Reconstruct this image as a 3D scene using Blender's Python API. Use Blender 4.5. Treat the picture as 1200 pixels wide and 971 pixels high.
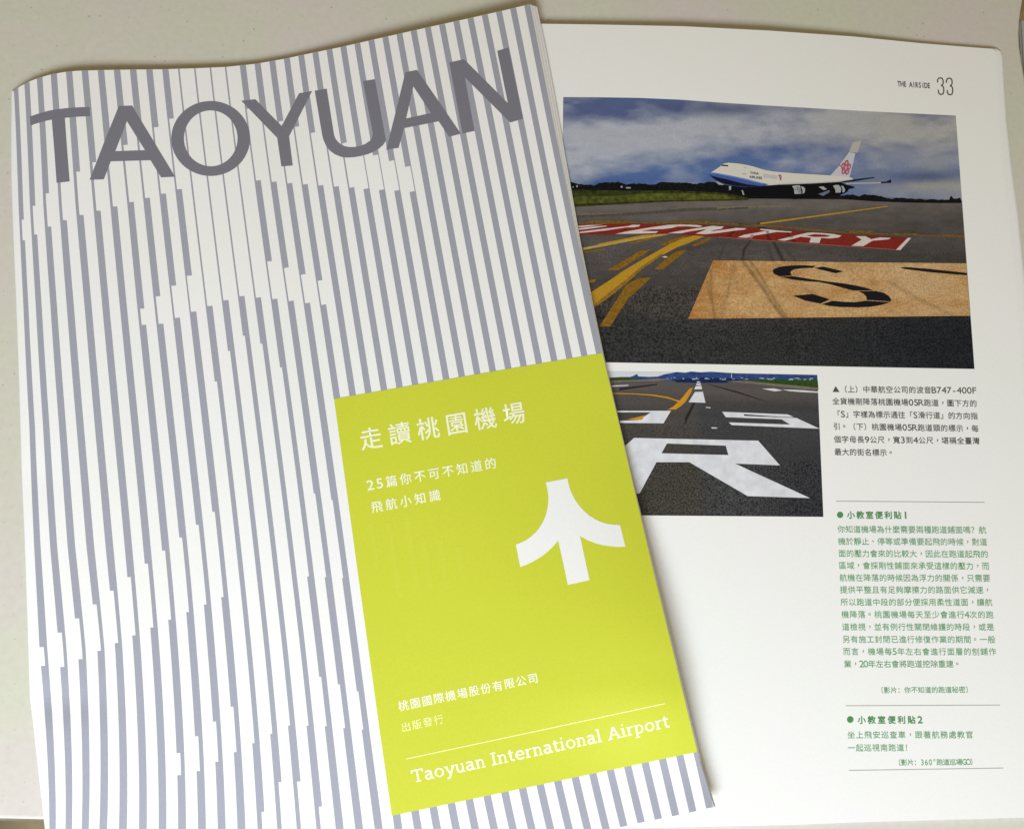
import bpy, bmesh, math
import numpy as np
from mathutils import Vector, Matrix
from mathutils.geometry import tessellate_polygon

S = bpy.context.scene
C = S.collection
for o in list(bpy.data.objects):
    bpy.data.objects.remove(o)

# ------------------------------------------------------------------ camera
F = 1150.0                       # focal length in photo pixels (1200 wide)
DIST = 0.300                     # metres from lens to the desk along the view axis
n = Vector((-1.1e-4 * F, 2.1e-4 * F, 1.0)).normalized()   # desk normal seen from the camera (x right, y down, z ahead)
zc = -n
xc = (Vector((1, 0, 0)) - zc * zc.x).normalized()
yc = zc.cross(xc)
Rw = Matrix((xc, yc, zc))        # camera axes -> world axes
fwd = Rw @ Vector((0, 0, 1))
CAM = -fwd * DIST
cam = bpy.data.cameras.new('camera')
cam.sensor_width = 36.0
cam.lens = 36.0 * F / 1200.0
cam.clip_start, cam.clip_end = 0.01, 50.0
co = bpy.data.objects.new('camera', cam)
C.objects.link(co)
rt, dn = Rw @ Vector((1, 0, 0)), Rw @ Vector((0, 1, 0))
co.matrix_world = Matrix((
    (rt.x, -dn.x, -fwd.x, CAM.x), (rt.y, -dn.y, -fwd.y, CAM.y),
    (rt.z, -dn.z, -fwd.z, CAM.z), (0, 0, 0, 1)))
S.camera = co

# ------------------------------------------------------------------ world and lamps
w = bpy.data.worlds.new('World')
S.world = w
w.use_nodes = True
w.node_tree.nodes['Background'].inputs[0].default_value = (1.0, 0.79, 0.44, 1)
w.node_tree.nodes['Background'].inputs[1].default_value = 0.31


def lamp(name, loc, target, size, power, col):
    l = bpy.data.lights.new(name, 'AREA')
    l.shape = 'RECTANGLE'
    l.size, l.size_y = size
    l.energy = power
    l.color = col
    o = bpy.data.objects.new(name, l)
    C.objects.link(o)
    o.location = loc
    o.rotation_euler = (Vector(target) - Vector(loc)).to_track_quat('-Z', 'Y').to_euler()
    return o


lamp('window_lamp', (-0.15, -0.55, 0.42), (0.0, -0.02, 0), (0.42, 0.22), 7.8, (0.84, 0.915, 1.0))
S.view_settings.view_transform = 'Standard'
S.view_settings.look = 'None'
S.view_settings.exposure = 0.0
S.view_settings.gamma = 1.0


# ------------------------------------------------------------------ measuring: a photo pixel and a height give a point
def at(px, py, z):
    d = Rw @ Vector(((px - 600.0) / F, (py - 485.5) / F, 1.0))
    t = (z - CAM.z) / d.z
    return CAM + d * t


def sm(a, b, x):
    t = min(1.0, max(0.0, (x - a) / (b - a)))
    return t * t * (3 - 2 * t)


def lerp_pts(pts, x):
    if x <= pts[0][0]:
        return pts[0][1]
    for (x0, y0), (x1, y1) in zip(pts, pts[1:]):
        if x <= x1:
            return y0 + (y1 - y0) * (x - x0) / (x1 - x0)
    return pts[-1][1]


def lin(r, g, b):
    f = lambda c: (c / 255 / 12.92) if c / 255 <= 0.04045 else ((c / 255 + 0.055) / 1.055) ** 2.4
    return (f(r), f(g), f(b))


# ------------------------------------------------------------------ heights of the two magazines above the desk
def z_open(x, y):
    """top sheet of the open magazine"""
    base = 0.0013 + 0.0011 * sm(1180, 640, x)
    hump = 0.0007 * math.exp(-((x - 850) / 150.0) ** 2) * sm(330, 20, y)
    wave = 0.00018 * math.sin(x / 70.0 + y / 310.0 + 0.6) + 0.00014 * math.sin(y / 120.0 - x / 200.0)
    return base + hump + wave


SPINE = [(90, 16.5), (107, 16), (145, 15.5), (200, 15.5), (260, 17.5), (320, 20), (380, 22.5), (450, 25), (500, 26.5),
         (550, 28), (620, 31), (660, 32.5), (720, 34.6), (780, 36.5), (815, 38), (860, 43), (910, 48.5), (971, 55.5),
         (1120, 72)]


def z_cover(x, y):
    """front cover of the closed magazine: rolls down to the spine on the left, lies on the other magazine on the right"""
    flat = 0.0024 + 0.0020 * sm(330, 640, x) + 0.0062 * sm(540, 800, x) * sm(470, 770, y) * (1 - 0.55 * sm(800, 930, y))
    top = sm(430, 30, y)
    flat += top * (0.0005 * math.exp(-((x - 110) / 75.0) ** 2) + 0.0003 * sm(480, 640, x))
    flat += 0.00022 * math.sin(x / 61.0 + y / 240.0) * sm(60, 160, x) + 0.00016 * math.sin(x / 33.0 - y / 170.0 + 1.3) * sm(60, 160, x)
    s = lerp_pts(SPINE, y)
    d = (x - s)
    roll = 1.0 - math.exp(-max(0.0, d) / 24.0)
    zed = 0.0014 + (flat - 0.0014) * roll
    # soft dents where the spine has been bent
    zed -= 0.0007 * math.exp(-((y - 822) / 22.0) ** 2) * math.exp(-((x - 55) / 62.0) ** 2)
    zed -= 0.0003 * math.exp(-((y - 560) / 30.0) ** 2) * math.exp(-((x - 48) / 22.0) ** 2)
    return zed


# ------------------------------------------------------------------ materials
def mat(name, col, rough=0.55, var=0.04, scale=900.0, spec=0.35, bump=0.0, attr=None, big=0.0):
    """printed paper: base colour with fine grain; attr = colours of a printed photograph"""
    m = bpy.data.materials.new(name)
    m.use_nodes = True
    nt = m.node_tree
    p = nt.nodes['Principled BSDF']
    p.inputs['Roughness'].default_value = rough
    p.inputs['Specular IOR Level'].default_value = spec
    tc = nt.nodes.new('ShaderNodeTexCoord')
    nz = nt.nodes.new('ShaderNodeTexNoise')
    nz.inputs['Scale'].default_value = scale
    nz.inputs['Detail'].default_value = 3.0
    nt.links.new(tc.outputs['Object'], nz.inputs['Vector'])
    mp = nt.nodes.new('ShaderNodeMapRange')
    mp.inputs[1].default_value, mp.inputs[2].default_value = (0.37, 0.63) if var > 0.5 else (0.3, 0.7)
    mp.inputs[3].default_value, mp.inputs[4].default_value = 1 - var, 1 + var
    nt.links.new(nz.outputs['Fac'], mp.inputs[0])
    mx = nt.nodes.new('ShaderNodeVectorMath')
    mx.operation = 'SCALE'
    if attr:
        at_ = nt.nodes.new('ShaderNodeAttribute')
        at_.attribute_name = attr
        nt.links.new(at_.outputs['Color'], mx.inputs[0])
    else:
        mx.inputs[0].default_value = col
    nt.links.new(mp.outputs[0], mx.inputs['Scale'])
    out = mx.outputs[0]
    if big:
        n2 = nt.nodes.new('ShaderNodeTexNoise')
        n2.inputs['Scale'].default_value = 22.0
        n2.inputs['Detail'].default_value = 2.0
        nt.links.new(tc.outputs['Object'], n2.inputs['Vector'])
        cr = nt.nodes.new('ShaderNodeValToRGB')
        cr.color_ramp.elements[0].position, cr.color_ramp.elements[1].position = 0.35, 0.65
        cr.color_ramp.elements[0].color = (1 - big * 0.4, 1 + big * 0.3, 1 - big, 1)
        cr.color_ramp.elements[1].color = (1 + big * 0.4, 1 - big * 0.4, 1 + big * 0.6, 1)
        nt.links.new(n2.outputs['Fac'], cr.inputs[0])
        m2 = nt.nodes.new('ShaderNodeVectorMath')
        m2.operation = 'MULTIPLY'
        nt.links.new(out, m2.inputs[0])
        nt.links.new(cr.outputs[0], m2.inputs[1])
        out = m2.outputs[0]
    nt.links.new(out, p.inputs['Base Color'])
    if bump:
        b = nt.nodes.new('ShaderNodeBump')
        b.inputs['Strength'].default_value = bump
        b.inputs['Distance'].default_value = 0.0002
        nt.links.new(nz.outputs['Fac'], b.inputs['Height'])
        nt.links.new(b.outputs[0], p.inputs['Normal'])
    return m


PAPER = mat('coated_paper', (0.80, 0.80, 0.79), 0.5, 0.015, 1500, 0.3, 0.05, big=0.012)
PAGE = mat('page_paper', (0.80, 0.80, 0.785), 0.55, 0.015, 1500, 0.3, 0.05, big=0.012)
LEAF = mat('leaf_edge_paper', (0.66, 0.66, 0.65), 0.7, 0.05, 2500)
STRIPE = mat('grey_stripe_ink', (0.325, 0.332, 0.395), 0.5, 0.03, 1500)
TITLE = mat('dark_grey_ink', (0.178, 0.177, 0.212), 0.5, 0.03, 1500)
GREEN = mat('lime_ink', (0.545, 0.585, 0.040), 0.45, 0.025, 1500)
GREENLT = mat('pale_lime_ink', (0.84, 0.86, 0.36), 0.45, 0.02, 1500)
CREAM = mat('cream_ink', (0.83, 0.84, 0.60), 0.45, 0.02, 1500)
WHITE = mat('white_ink', (0.80, 0.80, 0.79), 0.5, 0.02, 1500)
TEXTG = mat('grey_text_ink', (0.075, 0.07, 0.072), 0.6, 0.05, 2000)
TEXTGR = mat('green_text_ink', (0.07, 0.25, 0.08), 0.6, 0.05, 2000)
TEXTGR2 = mat('pale_green_text_ink', (0.125, 0.335, 0.15), 0.6, 0.05, 2000)
RULE = mat('thin_rule_ink', (0.34, 0.35, 0.36), 0.6, 0.05, 2000)
PHOTO = mat('printed_photograph', (1, 1, 1), 0.38, 0.10, 2600, 0.12, attr='print')
PHOTOM = mat('printed_far_asphalt', (1, 1, 1), 0.38, 0.20, 2600, 0.12, attr='print')
PHOTON = mat('printed_middle_asphalt', (1, 1, 1), 0.38, 0.36, 2300, 0.12, attr='print')
PHOTOG = mat('printed_asphalt', (1, 1, 1), 0.38, 0.60, 2000, 0.12, attr='print')
PHOTOS = mat('printed_painted_square', (1, 1, 1), 0.38, 0.28, 1700, 0.12, attr='print')
INKS = {}


def ink(name, r, g, b, var=0.12, scale=2600, k=0.80):
    if name not in INKS:
        c = lin(r, g, b)
        INKS[name] = mat(name, tuple(k * v for v in c), 0.4, var, scale, 0.12)
    return INKS[name]


# ------------------------------------------------------------------ mesh helpers
GRID = 8.0


def cut_grid(bm, g):
    xs = [v.co.x for v in bm.verts]
    ys = [v.co.y for v in bm.verts]
    for axis, lo, hi in ((0, min(xs), max(xs)), (1, min(ys), max(ys))):
        k = math.ceil(lo / g + 1e-6)
        while k * g < hi - 1e-6:
            p = [0, 0, 0]
            p[axis] = k * g + 0.0137
            nn = [0, 0, 0]
            nn[axis] = 1
            geom = bm.verts[:] + bm.edges[:] + bm.faces[:]
            bmesh.ops.bisect_plane(bm, geom=geom, dist=1e-5, plane_co=p, plane_no=nn)
            k += 1


def fill(bm, loops, mi=0, lift=0.0):
    """flat polygon (first loop outline, the rest holes) in photo pixels; z keeps the ink layer"""
    pts = [[Vector((x, y, 0)) for x, y in l] for l in loops]
    flat = [p for l in pts for p in l]
    vs = [bm.verts.new((p.x, p.y, lift)) for p in flat]
    for a, b, c in tessellate_polygon(pts):
        A, B, D = flat[a], flat[b], flat[c]
        cr = (B.x - A.x) * (D.y - A.y) - (B.y - A.y) * (D.x - A.x)
        if abs(cr) < 1e-9:
            continue
        try:
            f = bm.faces.new((vs[a], vs[b], vs[c]) if cr < 0 else (vs[a], vs[c], vs[b]))
            f.material_index = mi
        except ValueError:
            pass


def link(name, bm, mats, parent=None, smooth=True):
    me = bpy.data.meshes.new(name)
    bm.to_mesh(me)
    bm.free()
    for m in (mats if isinstance(mats, (list, tuple)) else [mats]):
        me.materials.append(m)
    if smooth:
        for p in me.polygons:
            p.use_smooth = True
    o = bpy.data.objects.new(name, me)
    C.objects.link(o)
    if parent:
        o.parent = parent
    return o


def base_of(parent):
    v = Vector((0, 0, 0))
    while parent:
        v += parent.location
        parent = parent.parent
    return v


def lay(bm, zf, parent, off):
    """put a flat bmesh in photo pixels onto the sheet zf; off metres proud of it"""
    b = base_of(parent)
    for v in bm.verts:
        v.co = at(v.co.x, v.co.y, zf(v.co.x, v.co.y) + off + v.co.z) - b
    bmesh.ops.recalc_face_normals  # winding already faces up
    return bm


def printed(name, items, mats, zf, parent, off, cut=True):
    """items: (material index, loops[, layer])"""
    bm = bmesh.new()
    for it in items:
        fill(bm, it[1], it[0], (it[2] if len(it) > 2 else 0) * 4e-6)
    if cut:
        cut_grid(bm, GRID)
    lay(bm, zf, parent, off)
    return link(name, bm, mats, parent)


def slab(name, outline, ztop, thick, m, parent, g=GRID, edge_m=None):
    """a sheet or a block of leaves: top face, bottom face and the wall between them"""
    bm = bmesh.new()
    fill(bm, [outline])
    cut_grid(bm, g)
    b = base_of(parent)
    bmesh.ops.remove_doubles(bm, verts=bm.verts[:], dist=1e-4)
    rim = [e for e in bm.edges if len(e.link_faces) == 1]
    px = {v: (v.co.x, v.co.y) for v in bm.verts}
    low = {}
    rim_pairs = [tuple(e.verts) for e in rim]
    faces = [list(f.verts) for f in bm.faces]
    cx = sum(p[0] for p in outline) / len(outline)
    for v in list(bm.verts):
        low[v] = None
    for v, (x, y) in px.items():
        z = ztop(x, y)
        t = thick(x, y) if callable(thick) else thick
        v.co = at(x, y, z) - b
        low[v] = Vector((v.co.x, v.co.y, z - t - b.z))
    lv = {v: bm.verts.new(c) for v, c in low.items()}
    for f in faces:
        bm.faces.new([lv[v] for v in reversed(f)])
    side = []
    for a, c in rim_pairs:
        q = [bm.verts.new(a.co), bm.verts.new(c.co), bm.verts.new(lv[c].co), bm.verts.new(lv[a].co)]
        f = bm.faces.new(q)
        f.material_index = 1 if edge_m else 0
        side.append(f)
    mid = sum((v.co for v in px), Vector()) / len(px)
    for f in side:
        f.normal_update()
        if f.normal.dot(f.calc_center_median() - mid) < 0:
            f.normal_flip()
    return link(name, bm, [m, edge_m] if edge_m else m, parent)


def empty(name, loc, label, cat, group=None):
    o = bpy.data.objects.new(name, None)
    o.empty_display_size = 0.02
    C.objects.link(o)
    o.location = loc
    o['label'] = label
    o['category'] = cat
    if group:
        o['group'] = group
    return o


# ------------------------------------------------------------------ lettering
GLYPH = {}


def glyph(ch):
    """outline contours of one character, each filled on its own so that crossing strokes stay whole"""
    if ch not in GLYPH:
        cu = bpy.data.curves.new('glyph', 'FONT')
        cu.body = ch
        cu.size = 1
        o = bpy.data.objects.new('glyph', cu)
        C.objects.link(o)
        bpy.context.view_layer.update()
        out = o.to_curve(bpy.context.evaluated_depsgraph_get())
        loops = []
        for sp in out.splines:
            if sp.type != 'BEZIER':
                loops.append([(q.co[0], q.co[1]) for q in sp.points])
                continue
            P = sp.bezier_points
            l = []
            for i in range(len(P)):
                p, q = P[i], P[(i + 1) % len(P)]
                straight = ((p.handle_right - p.co).cross(q.co - p.co).length < 1e-5 and (q.handle_left - q.co).cross(q.co - p.co).length < 1e-5)
                m = 1 if straight else 4
                for k in range(m):
                    t = k / m
                    c = (1 - t) ** 3 * p.co + 3 * (1 - t) ** 2 * t * p.handle_right + 3 * (1 - t) * t * t * q.handle_left + t ** 3 * q.co
                    l.append((c.x, c.y))
            r = [v for i, v in enumerate(l) if abs(v[0] - l[i - 1][0]) + abs(v[1] - l[i - 1][1]) > 1e-5]
            if len(r) > 2:
                loops.append(r)
        o.to_curve_clear()
        area = lambda l: sum(l[i - 1][0] * l[i][1] - l[i][0] * l[i - 1][1] for i in range(len(l))) / 2

        def inside(p, l):
            r = False
            for i in range(len(l)):
                (x0, y0), (x1, y1) = l[i - 1], l[i]
                if (y0 > p[1]) != (y1 > p[1]) and p[0] < (x1 - x0) * (p[1] - y0) / (y1 - y0) + x0:
                    r = not r
            return r
        big = max(loops, key=lambda l: abs(area(l))) if loops else None
        outer = [l for l in loops if area(l) * area(big) > 0]
        hole = [l for l in loops if area(l) * area(big) < 0]
        owner = lambda h: min([q for q in outer if inside(h[0], q)] or [None], key=lambda q: abs(area(q)) if q else 0)
        verts, faces = [], []
        for n_, l in enumerate(sorted(outer, key=lambda l: -abs(area(l)))):
            mine = [h for h in hole if owner(h) is l]
            group = [l] + mine
            pts = [[Vector((x, y, 0)) for x, y in g] for g in group]
            flat = [p for g in pts for p in g]
            o0 = len(verts)
            verts += [(p.x, p.y, n_) for p in flat]
            faces += [(o0 + a, o0 + b_, o0 + c) for a, b_, c in tessellate_polygon(pts)]
        GLYPH[ch] = (verts, faces)
        bpy.data.objects.remove(o)
        bpy.data.curves.remove(cu)
    return GLYPH[ch]


def write(bm, text, p0, p1, em, up, bold=0.0, half=0.58, cond=1.12):
    """lay the characters of text between the centres p0 and p1 of its first and last character;
    bold = extra stroke width in em, made by printing the character again beside itself"""
    adv = [half if ord(c) < 0x2000 else 1.0 for c in text]
    cen, x = [], 0.0
    for a in adv:
        cen.append(x + a / 2)
        x += a
    d = Vector((p1[0] - p0[0], p1[1] - p0[1]))
    span = max(1e-6, cen[-1] - cen[0])
    u = d.normalized() if d.length else Vector((1, 0))
    upv = Vector(up).normalized()
    strikes = [(0, 0)] if bold <= 0 else [(-bold / 2, 0), (bold / 2, 0.0), (0, bold / 2), (0, -bold / 2)]
    for c, a, s in zip(text, adv, cen):
        if c in ' \u3000':
            continue
        vs, fs = glyph(c)
        if not vs:
            continue
        o = Vector(p0) + d * ((s - cen[0]) / span)
        kx = ky = 1.0
        if ord(c) < 0x2000:
            mxx = (min(v[0] for v in vs) + max(v[0] for v in vs)) / 2
            cy, ky = 0.345, 1.22
            kx = ky * cond
        else:
            mxx, cy = 0.5, 0.38
            if c in '，。、':
                mxx, cy = 0.23, 0.06
        for n_, (sx, sy) in enumerate(strikes):
            bv = [bm.verts.new((*(o + u * (((q[0] - mxx) * kx + sx) * em) + upv * (((q[1] - cy) * ky + sy) * em)), n_ * 2.5e-6 + q[2] * 3e-7)) for q in vs]
            for f in fs:
                P = [bv[i].co for i in f]
                ar = sum(P[i].x * P[(i + 1) % len(P)].y - P[(i + 1) % len(P)].x * P[i].y for i in range(len(P)))
                try:
                    bm.faces.new([bv[i] for i in f] if ar < 0 else [bv[i] for i in reversed(f)])
                except ValueError:
                    pass


def text_obj(name, lines, m, zf, parent, off):
    bm = bmesh.new()
    for ln in lines:
        write(bm, *ln)
    if zf is z_cover:
        cut_grid(bm, GRID)
    lay(bm, zf, parent, off)
    return link(name, bm, m, parent)


def stroke(pts, wd, closed=False):
    """outline of a polyline of width wd, mitred"""
    P = [Vector(p) for p in pts]
    L, Rr = [], []
    N = len(P)
    for i in range(N):
        if closed:
            a, b = P[i - 1], P[(i + 1) % N]
            d0, d1 = (P[i] - a).normalized(), (b - P[i]).normalized()
        else:
            d0 = (P[i] - P[i - 1]).normalized() if i else (P[1] - P[0]).normalized()
            d1 = (P[i + 1] - P[i]).normalized() if i < N - 1 else d0
        t = (d0 + d1)
        t = t.normalized() if t.length > 1e-6 else d0
        nn = Vector((-t.y, t.x))
        k = min(1.6, 1.0 / max(0.3, nn.dot(Vector((-d1.y, d1.x)))))
        L.append(tuple(P[i] + nn * wd / 2 * k))
        Rr.append(tuple(P[i] - nn * wd / 2 * k))
    if closed:
        return [L, Rr]
    return [L + Rr[::-1]]


def zz(pts, x0, y0, s):
    return [(x0 + x / s, y0 + y / s) for x, y in pts]


# ------------------------------------------------------------------ small value noise for the printed photographs
rng = np.random.RandomState(7)
TAB = rng.rand(256, 256)


def vnoise(x, y):
    xi, yi = np.floor(x).astype(int), np.floor(y).astype(int)
    fx, fy = x - xi, y - yi
    fx, fy = fx * fx * (3 - 2 * fx), fy * fy * (3 - 2 * fy)
    g = lambda i, j: TAB[i % 256, j % 256]
    return ((g(xi, yi) * (1 - fx) + g(xi + 1, yi) * fx) * (1 - fy)
            + (g(xi, yi + 1) * (1 - fx) + g(xi + 1, yi + 1) * fx) * fy)


def fbm(x, y, o=4):
    s, a, t = 0, 1.0, 0
    for k in range(o):
        s = s + a * vnoise(x * 2 ** k + 17.3 * k, y * 2 ** k + 9.1 * k)
        t += a
        a *= 0.5
    return s / t


def sms(a, b, x):
    t = np.clip((x - a) / (b - a), 0, 1)
    return t * t * (3 - 2 * t)


# ================================================================== THE SETTING
def desk_material():
    m = mat('speckled_desk_laminate', (0.57, 0.55, 0.485), 0.5, 0.03, 500, 0.3, 0.06, big=0.07)
    nt = m.node_tree
    p = nt.nodes['Principled BSDF']
    src = p.inputs['Base Color'].links[0].from_socket
    tc = [x for x in nt.nodes if x.type == 'TEX_COORD'][0]
    prev = src
    for sc, th, dark in ((330.0, 0.060, 0.62), (760.0, 0.09, 0.80)):
        vo = nt.nodes.new('ShaderNodeTexVoronoi')
        vo.inputs['Scale'].default_value = sc
        nt.links.new(tc.outputs['Object'], vo.inputs['Vector'])
        # only some cells carry a speck
        sep = nt.nodes.new('ShaderNodeSeparateColor')
        nt.links.new(vo.outputs['Color'], sep.inputs[0])
        lt = nt.nodes.new('ShaderNodeMath')
        lt.operation = 'LESS_THAN'
        lt.inputs[1].default_value = 0.22
        nt.links.new(sep.outputs[0], lt.inputs[0])
        mr = nt.nodes.new('ShaderNodeMapRange')
        mr.inputs[1].default_value, mr.inputs[2].default_value = th, th * 2.2
        mr.inputs[3].default_value, mr.inputs[4].default_value = 1.0, 0.0
        nt.links.new(vo.outputs['Distance'], mr.inputs[0])
        mu = nt.nodes.new('ShaderNodeMath')
        mu.operation = 'MULTIPLY'
        nt.links.new(lt.outputs[0], mu.inputs[0])
        nt.links.new(mr.outputs[0], mu.inputs[1])
        mx = nt.nodes.new('ShaderNodeMix')
        mx.data_type = 'RGBA'
        mx.blend_type = 'MULTIPLY'
        nt.links.new(mu.outputs[0], mx.inputs['Factor'])
        nt.links.new(prev, mx.inputs['A'])
        mx.inputs['B'].default_value = (dark, dark * 0.99, dark * 0.95, 1)
        prev = mx.outputs['Result']
    nt.links.new(prev, p.inputs['Base Color'])
    return m


def build_desk():
    edge = [(-500, 944), (0, 957), (60, 958.4), (420, 971), (780, 985), (1500, 1012)]
    right = [(1330, 700), (1262, 420), (1222, 200), (1208, 130), (1200, 92), (1196.5, 72), (1194, 55), (1193.2, 40),
             (1193.8, 25), (1195.5, 12), (1198, -2), (1205, -30), (1230, -120), (1290, -420)]
    out = edge + right + [(-500, -420)]
    pts = [at(x, y, 0.0) for x, y in out]
    bm = bmesh.new()
    # rounded front lip: successive rings moved outwards and down
    c = sum(pts, Vector()) / len(pts)
    N = len(pts)
    nor = []
    for i in range(N):
        a, b = pts[i - 1], pts[(i + 1) % N]
        t = (b - a).normalized()
        o = Vector((t.y, -t.x, 0))
        if o.dot(pts[i] - c) < 0:
            o = -o
        nor.append(o)
    r = 0.0016
    rings = []
    for k in range(7):
        th = math.pi / 2 * k / 6
        rings.append([bm.verts.new(p + o * (r * (math.sin(th) - 0.35)) - Vector((0, 0, r * (1 - math.cos(th)))))
                      for p, o in zip(pts, nor)])
    rings.append([bm.verts.new(v.co - Vector((0, 0, 0.02))) for v in rings[-1]])
    tri = tessellate_polygon([[Vector((v.co.x, v.co.y, 0)) for v in rings[0]]])
    for t in tri:
        bm.faces.new([rings[0][i] for i in t])
    for A, B in zip(rings, rings[1:]):
        for i in range(N):
            j = (i + 1) % N
            bm.faces.new((A[i], A[j], B[j], B[i]))
    bmesh.ops.recalc_face_normals(bm, faces=bm.faces[:])
    for f in bm.faces:
        if min(v.co.z for v in f.verts) < -0.0004:
            f.material_index = 1  # lip and edge darkened by colour, as the lamp lights them too brightly
    o = link('desk_top', bm, [desk_material(), mat('darkened_brown_edge', (0.16, 0.14, 0.095), 0.6, 0.15, 300)], None, False)
    o['kind'] = 'structure'
    bm = bmesh.new()
    vs = [bm.verts.new((x, y, -0.72)) for x, y in ((-3, -3), (3, -3), (3, 3), (-3, 3))]
    bm.faces.new(vs)
    f = link('floor', bm, mat('dark_olive_floor', (0.42, 0.36, 0.24), 0.7, 0.25, 30), None, False)
    f['kind'] = 'structure'


build_desk()


def build_cabinet():
    """pale grey thing showing in the notch of the desk's right edge"""
    m = mat('pale_grey_metal', (0.46, 0.46, 0.42), 0.45, 0.03, 200)
    root = empty('cabinet', at(1240, 140, -0.05), 'pale grey cabinet edge showing just past the curved right edge of the desk',
                 'cabinet')
    b = base_of(root)

    def box(name, p0, p1, q0, q1, z0, z1):
        bm = bmesh.new()
        top = [at(*p, z1) - b for p in (p0, p1, q1, q0)]
        lo = [Vector((v.x, v.y, z0 - b.z)) for v in top]
        A = [bm.verts.new(v) for v in top]
        B = [bm.verts.new(v) for v in lo]
        bm.faces.new(A)
        bm.faces.new(B[::-1])
        for i in range(4):
            j = (i + 1) % 4
            bm.faces.new((A[i], B[i], B[j], A[j]))
        bmesh.ops.recalc_face_normals(bm, faces=bm.faces[:])
        bmesh.ops.bevel(bm, geom=bm.edges[:], offset=0.0006, segments=2, affect='EDGES')
        return link(name, bm, m, root, False)
    box('top_panel', (1195, 22.5), (1290, 24), (1206, 210), (1300, 230), -0.06, -0.012)
    box('side_panel', (1182, 25), (1194.2, 25), (1196, 215), (1205, 212), -0.09, -0.030)


build_cabinet()

# ================================================================== THE OPEN MAGAZINE
OPEN_G = 'two magazines of the airport'
om = empty('magazine', at(860, 520, 0.0),
           'open magazine lying under the other one, showing a white page with two runway photographs', 'magazine')

TOPE = [(560, 27.3), (628, 28), (700, 29), (800, 31), (900, 36), (1000, 43), (1080, 51), (1150, 56.5)]


def right_edge(off_top, off_mid, off_bot):
    base = [(1163, 57.4), (1166.5, 60), (1168.5, 66), (1170, 100), (1171.5, 140), (1176, 200), (1182, 250), (1187, 300),
            (1192, 350), (1196, 410), (1199, 470), (1203.5, 560), (1209, 680), (1214, 800), (1219, 957)]
    res = []
    for x, y in base:
        o = off_top + (off_mid - off_top) * sm(60, 260, y) + (off_bot - off_mid) * sm(300, 900, y)
        res.append((x + o, y))
    return res


BOT = [(1000, 963), (931, 966), (855, 967.5), (778, 969), (640, 971), (520, 973)]
page_out = TOPE + right_edge(0, 0, 0) + BOT
page = slab('page', page_out, z_open, 0.00012, PAGE, om)
page['label'] = 'white page numbered 33 with photographs and green text'
for k in range(1, 7):
    e = right_edge(1.0 * k * 1.05, 1.75 * k + 0.5, 0.8 * k)
    if k == 3:
        e = [(x + 1.2, y) for x, y in e]
    to = [(x, y + 0.12 * k) for x, y in TOPE]
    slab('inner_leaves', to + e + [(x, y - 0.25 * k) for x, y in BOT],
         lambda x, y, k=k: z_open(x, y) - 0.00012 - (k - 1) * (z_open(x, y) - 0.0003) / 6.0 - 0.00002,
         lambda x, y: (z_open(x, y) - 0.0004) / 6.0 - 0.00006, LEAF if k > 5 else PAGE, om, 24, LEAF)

L1 = 4.0e-5          # ink layers on the sheets


def photo_mesh(name, top, left_bot, right_bot, nx, ny, colour, mats, split, parent=None, off=None):
    """a printed photograph: sheet of ink following the page, one colour per vertex"""
    bm = bmesh.new()
    lay_ = bm.verts.layers.float_color.new('print')
    b = base_of(om)
    x0, x1 = top[0][0], top[-1][0]
    P = np.zeros((ny + 1, nx + 1, 2))
    for i in range(nx + 1):
        s = i / nx
        tx = x0 + (x1 - x0) * s
        ty = lerp_pts(top, tx)
        bx = left_bot[0] + (right_bot[0] - left_bot[0]) * s
        by = left_bot[1] + (right_bot[1] - left_bot[1]) * s
        for j in range(ny + 1):
            t = j / ny
            P[j, i] = (tx + (bx - tx) * t, ty + (by - ty) * t)
    col = colour(P[..., 0], P[..., 1])
    V = [[None] * (nx + 1) for _ in range(ny + 1)]
    for j in range(ny + 1):
        for i in range(nx + 1):
            x, y = P[j, i]
            v = bm.verts.new(at(x, y, z_open(x, y) + (off or L1)) - b)
            v[lay_] = (*col[j, i], 1)
            V[j][i] = v
    for j in range(ny):
        for i in range(nx):
            f = bm.faces.new((V[j + 1][i], V[j + 1][i + 1], V[j][i + 1], V[j][i]))
            f.material_index = sum(P[j, i, 1] > q for q in split)
    return link(name, bm, mats, parent or om)


def mix(a, b, t):
    return a + (b - a) * t[..., None]


def L(r, g, b):
    return np.array([0.80 * v for v in lin(r, g, b)])


def track(x, y, pts, wd):
    """how close a point of the picture is to a curved tyre mark (0 to 1)"""
    best = np.full(x.shape, 1e9)
    for (ax, ay), (bx, by) in zip(pts, pts[1:]):
        dx, dy = bx - ax, by - ay
        t = np.clip(((x - ax) * dx + (y - ay) * dy) / (dx * dx + dy * dy), 0, 1)
        best = np.minimum(best, np.hypot(x - ax - t * dx, y - ay - t * dy))
    return np.exp(-(best / wd) ** 2)


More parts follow.
